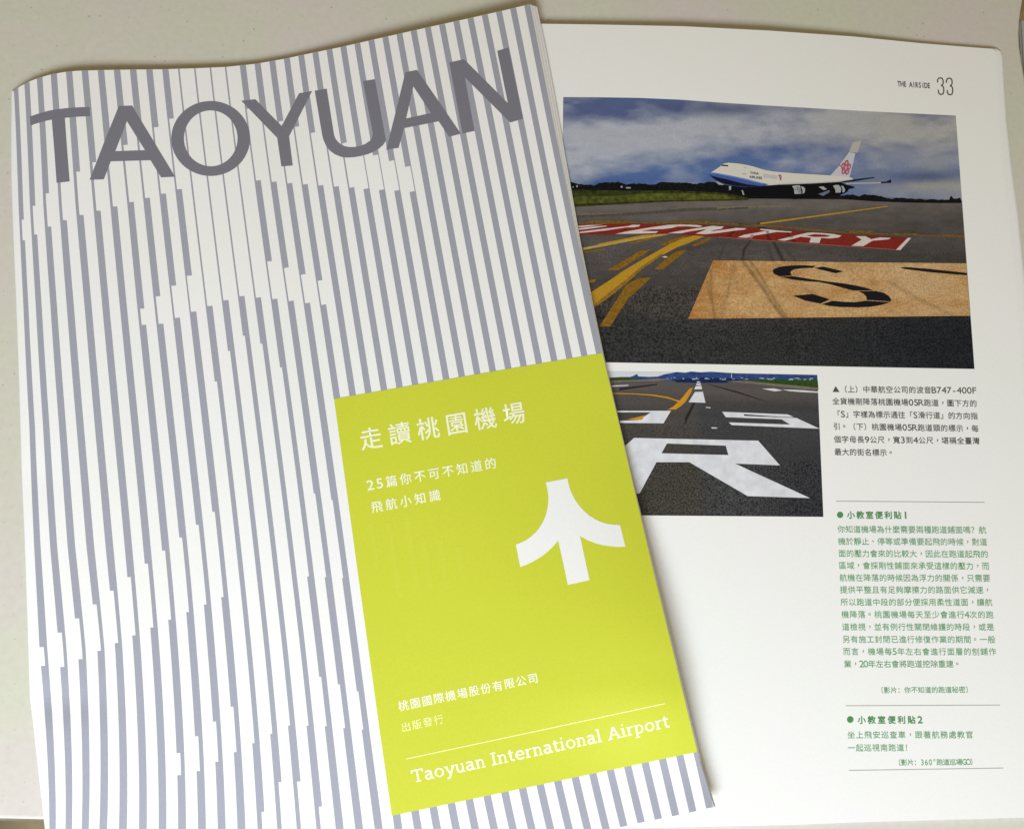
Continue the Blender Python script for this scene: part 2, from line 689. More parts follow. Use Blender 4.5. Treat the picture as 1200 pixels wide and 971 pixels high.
def sign_colour(x, y):
    u = (x - 806) / 330.0
    g1, g2, g3 = fbm(x / 30.0, y / 11.0, 4), fbm(x / 7.0, y / 2.6 + 9, 3), fbm(x / 90.0, y / 40.0 + 2, 3)
    c = mix(L(206, 166, 114) + 0 * x[..., None], L(182, 128, 70) + 0 * x[..., None],
            np.clip((g1 - 0.42) * 1.5 + 0.7 * sms(0.22, 0.02, u) + 0.35 * sms(366, 373, y), 0, 1))
    c = mix(c, L(214, 182, 140) + 0 * c, np.clip((g3 - 0.5) * 1.8 * sms(0.15, 0.35, u), 0, 1))
    dark = 0 * x
    for pts, wd, k_ in (([(869, 304), (881, 320), (896, 340), (906, 356), (919, 374)], 2.0, .62), ([(878, 304), (892, 324), (906, 348), (922, 372)], 1.6, .5),
                        ([(833, 316), (834, 340), (837, 374)], 1.3, .45), ([(829, 330), (833, 350), (840, 374)], 1.4, .35),
                        ([(862, 306), (855, 335), (845, 372)], 3.0, .22), ([(905, 306), (916, 318), (934, 330)], 1.6, .2),
                        ([(1045, 332), (1080, 352), (1118, 370)], 2.2, .28), ([(930, 320), (945, 340), (968, 352)], 1.8, .25)):
        dark = np.maximum(dark, k_ * track(x, y, pts, wd))
    return c * (1 - dark * (0.55 + 0.9 * (g2 - 0.1)))[..., None] * (1 + 0.35 * (g2 - 0.5))[..., None]


def airfield_colour(x, y):
    u = (x - 660) / 480.0
    # sky
    n1 = fbm(x / 95.0, y / 40.0, 4)
    n2 = fbm(x / 42.0 + 31, y / 16.0 + 5, 5)
    n3 = fbm(x / 13.0 + 7, y / 5.0 + 3, 4)
    top = L(92, 106, 150) + 0 * x[..., None]
    cloud = L(190, 194, 205)
    warm = L(186, 184, 180)
    blue = L(94, 120, 172)
    deep = L(76, 104, 160)
    band = np.exp(-((y - (172 - 22 * sms(0.0, 0.5, u) - 2 * u)) / 30.0) ** 2)
    cl = np.clip(band * 1.25 + (n1 - 0.52) * 1.5 + (n2 - 0.5) * 0.9 + (n3 - 0.5) * 0.35, 0, 1)
    cl = np.maximum(cl, np.clip(sms(0.55, 1.0, u) * (0.55 + (n1 - 0.5) * 2.4 - 0.3 * np.exp(-((y - 200) / 14.0) ** 2)), 0, 1))
    tone = mix(top, blue, sms(150, 200, y))
    tone = mix(tone, deep, sms(195, 222, y) * (1 - 0.3 * u))
    sky = mix(tone, mix(cloud + 0 * tone, warm + 0 * tone, sms(0.35, 0.9, u)), cl * 0.92)
    sky = sky * (1 + 0.16 * (n3 - 0.5))[..., None]
    dk = np.exp(-((x - 850) / 60.0) ** 2 - ((y - 128) / 9.0) ** 2)
    sky = mix(sky, L(78, 90, 128) + 0 * sky, np.clip(dk * 0.8, 0, 1))
    dk = np.exp(-((x - 1085) / 55.0) ** 2 - ((y - 202 - 8 * n2) / 9.0) ** 2)
    sky = mix(sky, L(72, 92, 138) + 0 * sky, np.clip(dk * 0.85, 0, 1))
    lt = np.exp(-((x - 1095) / 40.0) ** 2 - ((y - 218) / 4.5) ** 2)
    sky = mix(sky, L(172, 168, 158) + 0 * sky, np.clip(lt * 0.8, 0, 1))
    # ground
    g1 = fbm(x / 60.0, y / 8.0 + 11, 4)
    g2 = fbm(x / 9.0, y / 5.0 + 3, 4)
    far = L(112, 105, 101) + 0 * x[..., None]
    ground = mix(far, L(88, 83, 80) + 0 * far, sms(236, 275, y + 10 * u))
    ground = mix(ground, L(70, 66, 63) + 0 * far, sms(285, 360, y))
    ground = mix(ground, L(54, 55, 56) + 0 * far, sms(366, 386, y + 14 * (1 - sms(0.0, 0.35, u))))
    ground = mix(ground, L(26, 30, 40) + 0 * far, sms(0.40, 1.0, u) * sms(240, 400, y) * 0.75)
    ground = ground * (1 + 0.55 * (g1 - 0.5) * (1 - sms(375, 395, y)) + 0.35 * (g2 - 0.5))[..., None]
    dark = 0 * x
    for pts, wd, k_ in (([(870, 306), (872, 292), (884, 276), (893, 262)], 1.6, .6), ([(918, 306), (911, 292), (903, 276), (890, 262)], 2.0, .62),
                        ([(932, 306), (920, 290), (905, 274)], 2.2, .25), ([(842, 305), (850, 285), (868, 266)], 1.6, .25),
                        ([(905, 306), (900, 288), (893, 270)], 3.0, .25), ([(760, 300), (840, 284), (930, 288)], 4.0, .22)):
        dark = np.maximum(dark, k_ * track(x, y, pts, wd))
    ground = ground * (1 - dark * (0.6 + 0.8 * g2))[..., None]
    ring = np.exp(-((x - 1090 - 1.2 * (y - 258)) / 16.0) ** 2 - ((y - 258) / 9.0) ** 2)
    ground = mix(ground, L(90, 88, 88) + 0 * far, ring * 0.5)
    isg = y > (219 + 16.5 * u)
    return np.where(isg[..., None], ground, sky)


a_top = [(660, 114), (700, 114.2), (750, 115), (800, 117.2), (840, 120.2), (900, 124), (1000, 129.8), (1060, 132.8),
         (1120, 135.6)]
ap = photo_mesh('airfield_photograph', a_top, (656, 423.5), (1142, 432.2), 360, 220, airfield_colour, [PHOTO, PHOTOM, PHOTON, PHOTOG],
                (262, 292, 335))
# the printed rectangle's left edge runs straight down, hidden under the other magazine from a third of the way
L2 = 8.0e-5
A = lambda p: zz(p, 650, 100, 4.415)
B_ = lambda p: zz(p, 890, 100, 4.415)
Cc = lambda p: zz(p, 650, 250, 4.415)
E_ = lambda p: zz(p, 820, 160, 9.71)
Fz = lambda p: zz(p, 930, 160, 9.23)
G_ = lambda p: zz(p, 660, 240, 6.0)
H_ = lambda p: zz(p, 840, 240, 4.0)

# tree line with an uneven crest, then the grass verge
keys = [(655, 215), (668, 213.2), (676, 214.8), (684, 216.4), (697, 217.3), (702, 214.6), (710, 213.2), (725, 213.4), (731, 215.8), (741, 215.6), (752, 215.2), (768, 216.9),
        (773, 213.4), (779, 213.4), (783, 214.6), (800, 213.8), (812, 215.6), (825, 214.6), (832, 212.8), (838, 214), (845, 217), (870, 219), (940, 221), (988, 229), (993, 227.6), (1000, 228.2),
        (1006, 230.6), (1012, 228.2), (1025, 228.6), (1036, 231), (1046, 233.4), (1050, 231.8), (1062, 232.6), (1080, 233.4), (1096, 234.0), (1113, 234.2), (1113.8, 229.6), (1116.2, 229.6),
        (1117, 234), (1124, 232.2), (1132, 233.4)]
crest = []
for k in range(320):
    x = 655 + k * 1.475
    crest.append((x, lerp_pts(keys, x) + 1.5 * (float(vnoise(np.array([x / 2.3]), np.array([3.3]))[0]) - 0.5) + 1.3 * (float(vnoise(np.array([x / 7.0]), np.array([8.3]))[0]) - 0.5)))
floor_ = B_([(1047, 609), (900, 609), (760, 607), (600, 601), (440, 590)]) + A([(960, 586), (850, 556), (640, 546), (400, 547),
                                                                                 (200, 546), (42, 543)])
sheds = [(1, [[(x, y), (x + a, y), (x + a, y + h), (x, y + h)]], 3) for x, y, a, h in ((675.4, 217.2, 1.5, 2.2), (727.5, 218.0, 2.0, 2.0), (733.5, 219.4, 5.5, 1.5), (671, 218.6, 1.2, 1.2))]
printed('tree_line', [(0, [crest + floor_])] + sheds, [ink('printed_dark_trees', 17, 20, 24, 0.6, 1400), ink('printed_far_sheds', 170, 176, 186)], z_open, ap, L2)
gi = [ink('printed_grass', 86, 90, 36, 0.5, 700), ink('printed_dark_grass', 56, 60, 28, 0.5, 700)]
printed('grass_verge', [(1, [A([(42, 541), (80, 541), (400, 545), (640, 544), (850, 555), (930, 566), (1008, 586), (1000, 594), (900, 597), (600, 602),
                                (300, 618), (42, 632)])]),
                        (0, [A([(42, 585), (150, 575), (300, 574), (480, 560), (640, 556), (850, 564), (940, 580), (900, 590), (600, 594), (300, 606),
                                (42, 616)])], 1)], gi, z_open, ap, L2 + 1e-5)

# painted bands and lines on the apron
ochre = ink('printed_ochre_line', 150, 112, 44, 0.3, 1600)
ochre2 = ink('printed_dim_ochre', 118, 92, 50, 0.35, 1600)
yellow = ink('printed_yellow_line', 190, 146, 44, 0.18, 1800)
yellow2 = ink('printed_dim_yellow', 140, 102, 34, 0.3, 1600)
paleyel = ink('printed_pale_yellow', 190, 160, 88, 0.2, 1600)
red = ink('printed_red_band', 134, 42, 36, 0.2, 1600)
redd = ink('printed_dark_red', 100, 36, 32, 0.25, 1600)
pwhite = ink('printed_white_paint', 220, 210, 204, 0.08, 1600)
orange = ink('printed_orange_paint', 196, 150, 88, 0.22, 1500)
orange2 = ink('printed_worn_orange', 184, 124, 62, 0.25, 1300)
black = ink('printed_black_paint', 27, 28, 33, 0.3, 2000)
skid = ink('printed_tyre_marks', 116, 80, 46, 0.35, 1500)
skid2 = ink('printed_apron_tyre_marks', 48, 44, 42, 0.3, 1500)
tone_ = ink('printed_pale_apron', 128, 116, 98, 0.25, 1500)
dim_ = ink('printed_dark_apron', 88, 82, 77, 0.25, 1500)

lines = [
    (0, [A([(42, 712), (130, 714), (200, 698), (380, 698), (425, 709), (580, 709), (640, 699), (780, 701), (900, 712), (1015, 716),
            (1015, 723), (760, 719), (400, 716), (42, 724)])]),
    (0, [H_([(80, 86), (300, 97), (600, 126), (1159.5, 148), (1160, 154), (600, 134), (300, 107), (80, 96)])]),
    (0, [H_([(190, 92), (300, 94), (330, 105), (200, 100)])], 1),
    (0, [H_([(600, 117), (730, 121), (732, 137), (640, 133)])], 1),
    (0, [H_([(828, 131), (940, 134), (942, 145), (828, 142)])], 1),
    (0, [H_([(1058, 137), (1159, 141), (1160, 155), (1058, 150)])], 1),
    (2, [H_([(200, 85), (500, 45), (800, 5), (802, 9), (500, 52), (205, 92)])], 2),
    (4, [G_([(140, 302), (300, 270), (480, 234), (640, 208), (780, 202), (640, 226), (480, 254), (300, 288), (142, 318)])], 1),
    (2, [G_([(230, 277), (420, 240), (560, 212), (630, 208), (440, 246), (300, 276)])], 3),
    (3, [G_([(142, 330), (300, 306), (292, 316), (145, 336)])], 1),
    (3, [G_([(440, 275), (560, 243), (730, 212), (700, 222), (500, 272)])], 1),
    (2, [[(692, 342.6), (712, 330), (729.3, 318), (752, 304.5), (772.3, 293), (786, 285.5), (799.5, 279.6), (813, 276), (828, 275.6),
          (820, 279.2), (808.6, 284), (793, 290), (776.8, 298.7), (764, 306.5), (752, 315.7), (736, 330.4), (718, 345), (697, 360)]], 4),
    (5, [[(697, 356), (716, 341), (735, 326.5), (750, 313.5), (775, 297), (776.8, 298.7), (752, 315.7), (736, 330.4), (718, 345),
          (697, 360)]], 6),
    (3, [Cc([(272, 294), (440, 195), (497, 186), (470, 206), (330, 294)])], 1),
    (3, [Cc([(516, 288), (600, 215), (645, 190), (684, 189), (640, 226), (560, 289)])], 1),
    (3, [Cc([(232, 585), (300, 478), (370, 370), (430, 335), (499, 331), (470, 360), (380, 440), (288, 585)])], 1),
    (3, [Cc([(706, 167), (790, 128), (812, 125), (795, 141), (732, 169)])], 1),
    (3, [Cc([(540, 161), (650, 120), (702, 115), (580, 166)])], 1),
    (5, [Cc([(170, 345), (218, 341), (200, 358), (170, 360)])], 1),
    (6, [Cc([(552, 226), (570, 221), (586, 224), (575, 230)])], 8),
    (7, [A([(42, 668), (200, 662), (350, 659), (350, 663), (200, 668), (42, 674)])], 1),
    (8, [A([(350, 664), (700, 636), (1000, 630), (1000, 640), (700, 652), (350, 676), (42, 690), (42, 678)])]),
    (7, [H_([(0, 8), (250, 2), (420, 6), (250, 12), (0, 20)])]),
]
printed('apron_lines', lines, [ochre2, ochre, yellow, yellow2, paleyel, ochre, pwhite, tone_, dim_], z_open, ap, L2 + 2e-5)

band = [(655, 263.8), (677, 263.5), (740, 262), (820, 263.5), (876, 266.7), (915, 269.5), (990, 274.5), (1067.5, 278.8),
        (1055, 293), (977.5, 287.7), (915, 283.2), (876, 280.6), (842, 277.9), (786, 274.2), (725, 274.7), (655, 275.4)]
R1 = lambda q: zz(q, 670, 255, 7.5)
R2 = lambda q: zz(q, 800, 255, 7.5)
R3 = lambda q: zz(q, 930, 260, 7.5)
entry = [
    (0, [band]),
    (3, stroke([(1055, 293), (977.5, 287.6), (915, 283.1), (876, 280.5), (842, 277.8)], 0.6), 1),
    (1, [R3([(1005, 139), (1034, 142), (938, 248), (900, 245)])], 2),
    (1, [R1([(-60, 80), (60, 73), (150, 66), (275, 63), (150, 78), (60, 86), (-60, 94)])], 2),
    (1, [R1([(-60, 106), (60, 94), (200, 79), (300, 71), (312, 76), (180, 95), (60, 109), (-60, 120)])], 2),
    (1, [R1([(-60, 142), (75, 124), (300, 96), (500, 74), (530, 64), (602, 64), (592, 78), (545, 85), (480, 86), (300, 113), (80, 136), (-60, 152)])], 2),
    (1, [R1([(383, 144), (500, 118), (700, 85), (850, 64), (960, 61), (1100, 65), (1152, 73), (1120, 83), (1000, 76), (925, 78), (880, 91), (800, 101), (700, 103), (612, 118),
             (762, 121), (740, 136), (600, 141)])], 2),
    (1, [R1([(845, 138), (930, 120), (1070, 98), (1160, 85), (1240, 72), (1300, 78), (1200, 97), (1050, 119), (960, 138)])], 2),
    (1, [R2([(113, 141), (180, 115), (216, 98), (205, 88), (262, 79), (363, 77), (342, 98), (272, 110), (246, 121), (330, 111), (400, 102), (470, 91), (562, 94), (542, 106), (470, 113),
             (330, 133), (200, 146)])], 3),
    (1, [R2([(483, 173), (540, 151), (660, 131), (735, 115), (676, 107), (690, 99), (780, 107), (842, 114), (900, 119), (960, 123), (955, 131), (880, 128), (826, 126), (740, 141), (640, 156), (560, 178)])], 2),
    (1, [R3([(-142, 159), (-60, 139), (40, 114), (120, 96), (165, 94), (260, 99), (350, 107), (422, 121), (392, 138), (320, 146), (242, 141), (226, 186), (138, 181), (154, 140), (60, 131),
             (0, 149), (-80, 166)]), R3([(108, 121), (180, 108), (270, 112), (328, 122), (290, 132), (180, 132)])], 2),
    (1, [R3([(508, 209), (600, 156), (548, 126), (632, 126), (682, 152), (760, 137), (858, 141), (832, 154), (692, 166), (612, 214)])], 2),
    (2, [R2([(372, 172), (400, 150), (440, 118), (470, 108), (450, 130), (425, 168)])], 1),
    (2, [R2([(745, 200), (735, 160), (738, 118), (760, 112), (760, 160), (785, 203)])], 1),
    (2, [R2([(960, 212), (930, 170), (905, 130), (925, 130), (960, 170), (1000, 214)])], 1),
    (4, [R2([(580, 180), (600, 150), (625, 148), (612, 182)])], 4),
    (4, [R2([(735, 138), (730, 116), (758, 112), (760, 136)])], 4),
    (4, [R2([(935, 178), (948, 165), (972, 163), (970, 176)])], 4),
]
printed('entry_marking', entry, [red, pwhite, redd, ink('printed_pink_edge', 168, 112, 98), ink('printed_scuffed_white', 168, 140, 136, 0.3)], z_open, ap, L2 + 6e-5)

photo_mesh('taxiway_sign_square', [(835.7, 305), (980, 307), (1132.4, 308.6)], (806.3, 373.6), (1137.1, 370.0), 200, 44, sign_colour,
           [PHOTOS], (), ap, L2 + 3e-5)
sl = [H_([(475, 293), (500, 290), (595, 312), (557, 321), (457, 297)]),
      H_([(465, 287), (410, 283.5), (360, 284), (320, 287), (290, 292), (268, 301), (261, 310), (268, 323), (295, 336), (352, 331), (345, 318), (350, 309), (365, 302),
          (395, 298), (430, 296), (450, 296)]),
      H_([(297, 338.5), (360, 351), (420, 358), (480, 362), (530, 372), (575, 385), (640, 402), (735, 402), (710, 392), (670, 382), (600, 369), (520, 360),
          (420, 345), (355, 334.5)]),
      H_([(662, 405), (688, 416), (701, 430), (703, 446), (816, 453), (817, 443), (808, 429), (785, 413), (745, 404)]),
      H_([(700, 449.5), (650, 456), (600, 455), (540, 450), (492, 466), (530, 474), (580, 479), (660, 481), (720, 478), (770, 470), (814, 456)]),
      H_([(357, 426), (450, 418), (530, 443), (486, 463), (415, 449)]),
      H_([(858, 293), (890, 292), (1000, 301), (1172, 319.5), (1174, 330.5), (1000, 316), (880, 301)])]
printed('taxiway_letter', [(0, [q]) for q in sl], [black], z_open, ap, L2 + 7e-5)
# the jumbo freighter
pw = ink('printed_fuselage_white', 226, 222, 212, 0.04)
pblue = ink('printed_belly_blue', 74, 98, 172, 0.08)
pnavy = ink('printed_navy', 20, 24, 48, 0.2)
pdark = ink('printed_shadow_black', 14, 15, 20, 0.2)
pgrey = ink('printed_engine_grey', 176, 178, 182, 0.08)
ppink = ink('printed_plum_red', 172, 92, 110, 0.25)
plight = ink('printed_plum_pink', 214, 160, 170, 0.1)
ptail = ink('printed_tail_white', 206, 206, 214, 0.05)
phaze = ink('printed_tail_tip', 190, 188, 178, 0.06)
pskyb = ink('printed_gap_sky', 112, 122, 142, 0.1)
ptext = ink('printed_livery_text', 92, 94, 104, 0.1)
pblue2 = ink('printed_belly_light_blue', 112, 138, 206, 0.08)
prear = ink('printed_fuselage_shade', 202, 200, 198, 0.05)
pfaint = ink('printed_faint_text', 188, 186, 186, 0.1)
fus = E_([(110, 437), (128, 414), (150, 395), (185, 372), (220, 350), (245, 330), (265, 313), (290, 303), (330, 299), (380, 302), (430, 307), (490, 316),
          (560, 329), (640, 350), (700, 369), (760, 385), (830, 397), (900, 404), (1010, 412)])
fus += Fz([(0, 397), (130, 405), (250, 412), (380, 420), (480, 428), (600, 439), (628, 447), (642, 458), (640, 468), (580, 482), (500, 491),
           (200, 508), (0, 516)])
fus += E_([(900, 548), (720, 560), (600, 566), (480, 560), (330, 535), (180, 478)])
plane = [
    (3, [E_([(262, 545), (330, 560), (480, 574), (600, 577), (700, 560), (900, 545), (1068, 538)]) + Fz([(100, 512), (300, 505), (500, 492), (560, 520), (655, 543), (660, 556),
         (600, 568), (580, 600), (540, 620), (480, 640), (300, 650), (100, 672), (0, 680)]) +
         E_([(1050, 705), (900, 692), (700, 682), (500, 668), (420, 640), (380, 600)])]),
    (0, [fus], 2),
    (1, [E_([(110, 437), (128, 414), (160, 409), (240, 424), (330, 440), (400, 454), (460, 467), (530, 482), (600, 500), (670, 518), (740, 535), (790, 545), (730, 562), (600, 570),
             (480, 562), (330, 536), (180, 480)])], 4),
    (12, [E_([(128, 414), (160, 409), (240, 424), (330, 440), (460, 467), (600, 500), (670, 518), (740, 535), (700, 540), (600, 516), (460, 482), (330, 455), (240, 438), (160, 424), (122, 424)])], 5),
    (13, [E_([(790, 545), (1000, 528), (1165, 520)]) + Fz([(100, 500), (300, 490), (480, 478), (600, 462), (642, 458), (640, 468), (580, 482), (500, 491), (200, 508), (0, 516)]) + E_([(900, 548)])], 3),
    (2, [E_([(110, 437), (130, 446), (200, 464), (330, 492), (430, 520), (540, 545), (600, 552), (680, 561), (600, 573), (480, 568), (400, 562), (300, 545), (230, 520), (180, 494), (140, 465)])], 6),
    (4, [E_([(180, 502), (230, 526), (280, 548), (262, 552), (215, 548)])], 5),
    (3, [E_([(243, 336), (258, 321), (290, 322), (322, 328), (325, 342), (290, 338)])], 6),
    (7, [Fz([(392, 426), (440, 375), (480, 330), (540, 250), (600, 170), (668, 180), (655, 240), (640, 300), (620, 380), (605, 442)])], 1),
    (8, [Fz([(600, 168), (620, 110), (645, 60), (735, 40), (712, 110), (690, 175)])]),
    (2, [Fz([(500, 492), (560, 479), (640, 468), (760, 453), (868, 442), (876, 449), (760, 468), (650, 486), (530, 498)])], 8),
    (4, [Fz([(556, 499), (760, 495), (945, 489), (945, 509), (760, 514), (572, 518)])], 6),
    (2, [Fz([(942, 492), (1005, 489), (1050, 466), (1057, 482), (1055, 501), (945, 506)])], 7),
    (4, [E_([(1050, 567), (1080, 557), (1140, 555), (1152, 600), (1150, 650), (1090, 651), (1078, 600)])], 6),
    (4, [Fz([(0, 540), (50, 536), (72, 556), (82, 590), (82, 620), (10, 622)])], 6),
    (4, [Fz([(80, 538), (108, 545), (125, 565), (120, 605), (96, 622), (98, 590)])], 6),
    (4, [Fz([(425, 535), (455, 524), (490, 526), (508, 548), (516, 575), (508, 606), (455, 609), (450, 570)])], 6),
    (4, [Fz([(512, 529), (540, 540), (557, 575), (552, 598), (528, 607), (530, 570)])], 6),
    (9, [Fz([(265, 622), (320, 604), (385, 580), (392, 600), (350, 625), (318, 642)])], 6),
    (4, [Fz([(270, 545), (320, 540), (360, 570), (325, 580)])], 6),
    (4, [E_([(332, 565), (358, 565), (356, 605), (335, 612)])], 6),
    (4, [E_([(475, 610), (490, 612), (508, 665), (492, 665)])], 6),
    (11, [E_([(478, 420), (530, 420), (530, 432), (478, 432)])], 6),
    (11, [E_([(500, 352), (532, 352), (532, 362), (500, 362)])], 6),
    (5, [E_([(893, 438), (915, 432), (930, 445), (933, 470), (925, 500), (912, 498), (908, 470)])], 6),
    (6, [E_([(908, 452), (920, 452), (918, 470), (910, 466)])], 8),
]
for i in range(18):
    x = 722 + i * 9.2
    plane.append((11, [E_([(x, 424 + i * 1.2), (x + 5, 424 + i * 1.2), (x + 7, 470 + i * 1.0), (x + 2, 470 + i * 1.0)])], 6))
# plum blossom on the tail: five petals round a heart
for k in range(5):
    a = math.radians(-90 + 72 * k + 6)
    c = (566 + 33 * math.cos(a) - 4 * math.sin(a), 338 + 50 * math.sin(a))
    el = lambda cx, cy, rx, ry: [(cx + rx * math.cos(t / 14 * 2 * math.pi) - 0.15 * ry * math.sin(t / 14 * 2 * math.pi),
                                  cy + ry * math.sin(t / 14 * 2 * math.pi)) for t in range(14)]
    plane.append((5, [Fz(el(c[0], c[1], 23, 34))], 5 + 0.4 * k))
    plane.append((6, [Fz(el(566 + 35 * math.cos(a) - 3 * math.sin(a), 340 + 51 * math.sin(a), 11, 17))], 9 + 0.3 * k))
plane.append((6, [Fz(el(566, 338, 14, 22))], 12))
plane.append((5, [Fz(stroke([(492, 305), (520, 330), (530, 372)], 9)[0])], 12.5))
printed('airliner', plane, [pw, pblue, pnavy, pdark, pgrey, ppink, plight, ptail, phaze, pskyb, ptext, pfaint, pblue2, prear], z_open, ap, L2 + 3.5e-5)
bm = bmesh.new()
p = lambda x, y: E_([(x, y)])[0]
write(bm, 'CHINA', p(588, 412), p(660, 424), 2.9, (0.0, -1), 0.05)
write(bm, 'AIRLINES', p(578, 459), p(700, 474), 3.1, (0.0, -1), 0.07)
lay(bm, z_open, ap, L2 + 1.1e-4)
link('airline_lettering', bm, ptext, ap)


# --- the lower photograph: painted runway numbers
Q = lambda q: zz(q, 700, 420, 4.2857)


def runway_colour(x, y):
    zx, zy = (x - 700) * 4.2857, (y - 420) * 4.2857
    g1 = fbm(zx / 260.0 + 3, zy / 28.0, 4)
    c = mix(L(96, 91, 89) + 0 * x[..., None], L(80, 76, 74) + 0 * x[..., None], sms(110, 300, zy))
    c = mix(c, L(70, 68, 62) + 0 * c, sms(330, 520, zy))
    c = mix(c, L(66, 68, 72) + 0 * c, sms(470, 520, zx - 0.05 * zy) * sms(180, 260, zy) * 0.7)
    c = mix(c, L(46, 47, 55) + 0 * c, sms(700, 1130, zx) * sms(250, 700, zy) * 0.7)
    c = c * (1 + 0.28 * (g1 - 0.5))[..., None]
    sky = L(222, 228, 236) + 0 * c
    return np.where((zy < 100)[..., None], sky, c)


rp = photo_mesh('runway_photograph', [(712, 435), (780, 435.6), (957.8, 439.1)], (748, 603.6), (964.9, 605.3), 150, 110,
                runway_colour, [PHOTO, PHOTOM, PHOTON, PHOTOG], (462, 492, 540))
hill = ink('printed_blue_hills', 50, 76, 132, 0.3, 700)
hilld = ink('printed_far_shadow', 28, 44, 84, 0.3, 900)
speck = ink('printed_far_buildings', 176, 190, 214, 0.15, 900)
rgr = ink('printed_runway_grass', 54, 80, 34, 0.3, 1500)
rim = ink('printed_runway_shoulder', 128, 120, 108, 0.2, 1500)
rwhite = ink('printed_runway_white', 230, 231, 238, 0.10, 350)
ryel = ink('printed_runway_yellow', 212, 152, 44, 0.12, 1500)
streak = ink('printed_runway_streak', 44, 42, 42, 0.3, 1500)
far = [
    (0, [Q([(300, 92), (335, 80), (370, 74), (400, 68), (440, 72), (470, 66), (520, 70), (570, 67), (620, 70), (700, 75), (1104, 83), (1106, 110), (900, 106), (640, 104),
            (500, 106), (380, 114), (300, 112), (200, 104)])]),
    (1, [Q([(380, 108), (520, 96), (660, 100), (740, 110), (640, 122), (500, 122), (400, 120)])], 1),
    (3, [Q([(735, 106), (880, 104), (1107, 108), (1110, 146), (1000, 136), (860, 123)])], 2),
    (3, [Q([(50, 97), (120, 93), (200, 93), (250, 97), (200, 104), (50, 110)])], 2),
    (4, [Q([(640, 114), (720, 112), (860, 123), (1000, 136), (1110, 147), (1111, 158), (960, 146), (800, 128)])], 3),
    (4, [Q([(200, 108), (300, 100), (380, 106), (300, 112), (75, 118), (55, 112)])], 3),
    (0, [Q([(150, 96), (175, 90), (200, 78), (205, 90), (260, 93), (330, 90), (330, 99), (200, 99)])], 4),
]
r2 = np.random.RandomState(3)
for i in range(46):
    x = 330 + r2.rand() * 760
    y = 92 + r2.rand() * 10 + (x - 330) * 0.004
    ww, hh = 4 + r2.rand() * 16, 2 + r2.rand() * 4
    far.append((2, [Q([(x, y), (x + ww, y + 0.5), (x + ww, y + hh), (x, y + hh)])], 5 + i * 0.05))
far.append((2, [Q([(672, 76), (676, 76), (677, 98), (671, 98)])], 8))
printed('skyline', far, [hill, hilld, speck, rgr, rim], z_open, rp, L2)
marks = [
    (0, [Q([(490, 168), (530, 166), (543, 222), (458, 219)])], 2),
    (0, [Q([(494, 138), (523, 137), (526, 154), (487, 154)])], 2),
    (0, [Q([(499, 124), (519, 124), (521, 133), (496, 133)])], 2),
    (0, [Q([(501, 115), (516, 115), (517, 120), (499, 120)])], 2),
    (0, [Q([(50, 262), (370, 262), (332, 325), (115, 323), (112, 312), (208, 309), (268, 270), (50, 270)])], 2),
    (0, [Q([(627, 267), (955, 280), (987, 293), (930, 293), (735, 279), (738, 288), (1000, 298), (1117, 352), (675, 334), (660, 320),
            (968, 331), (925, 305), (645, 294)])], 2),
    (0, [Q([(120, 455), (185, 398), (808, 412), (917, 536), (692, 527), (1068, 700), (755, 690), (462, 520), (297, 520), (212, 677),
            (150, 680)]), Q([(350, 426), (645, 437), (658, 484), (322, 475)])], 2),
    (0, [zz([(890, 117), (955, 115), (1002, 126), (960, 131)], 700, 430, 4.615)], 2),
    (0, [zz([(1000, 121), (1100, 124), (1193, 132), (1194, 139), (1100, 135), (1040, 130)], 700, 430, 4.615)], 2),
    (0, [Q([(80, 135), (160, 132), (150, 137), (60, 142)])], 2),
    (0, [Q([(545, 243), (570, 245), (568, 249), (545, 247)])], 2),
    (0, [Q([(572, 345), (603, 346), (600, 351), (575, 351)])], 2),
    (1, [zz([(40, 138), (200, 142), (300, 148), (380, 160), (425, 176), (445, 180), (465, 158), (485, 132), (500, 114), (516, 111), (508, 135), (495, 160), (476, 188), (455, 208), (425, 229),
             (378, 231), (405, 216), (425, 200), (435, 188), (410, 178), (375, 168), (300, 155), (200, 147), (40, 143)], 700, 430, 4.615)], 4),
    (1, [Q([(150, 305), (240, 285), (225, 307), (195, 309)])], 4),
    (2, [Q([(110, 150), (300, 128), (300, 133), (110, 160)])], 0),
    (2, [Q([(540, 125), (700, 165), (860, 220), (700, 172)])], 0),
    (2, [Q([(480, 224), (492, 224), (470, 270), (440, 330), (440, 300)])], 0),
]
printed('runway_marking', marks, [rwhite, ryel, streak], z_open, rp, L2 + 4e-5)

# --- page header
UPR = (-0.06, -1)
bm = bmesh.new()
write(bm, 'THE', (1053.4, 98.4), (1060.6, 98.8), 7.3, UPR, 0.05, 0.42, 0.62)
write(bm, 'AIRSIDE', (1067.4, 99.3), (1088.6, 100.5), 7.3, UPR, 0.05, 0.42, 0.62)
lay(bm, z_open, om, L1)
link('section_title', bm, TEXTG, om)
three = [[(783, 226), (783, 188), (798, 160), (828, 152), (858, 164), (871, 198), (871, 238), (860, 260), (838, 272)],
         [(838, 272), (866, 284), (879, 310), (880, 370), (868, 402), (840, 413), (812, 404), (798, 380), (795, 338)]]
num = []
for dx, dy in ((0, 0), (139, 5)):
    for k, s in enumerate(three):
        num.append((0, [zz(stroke([(x + dx, y + dy) for x, y in s], 19)[0], 1040, 80, 13.333)], k))
printed('page_number', num, [TEXTG], z_open, om, L1, False)

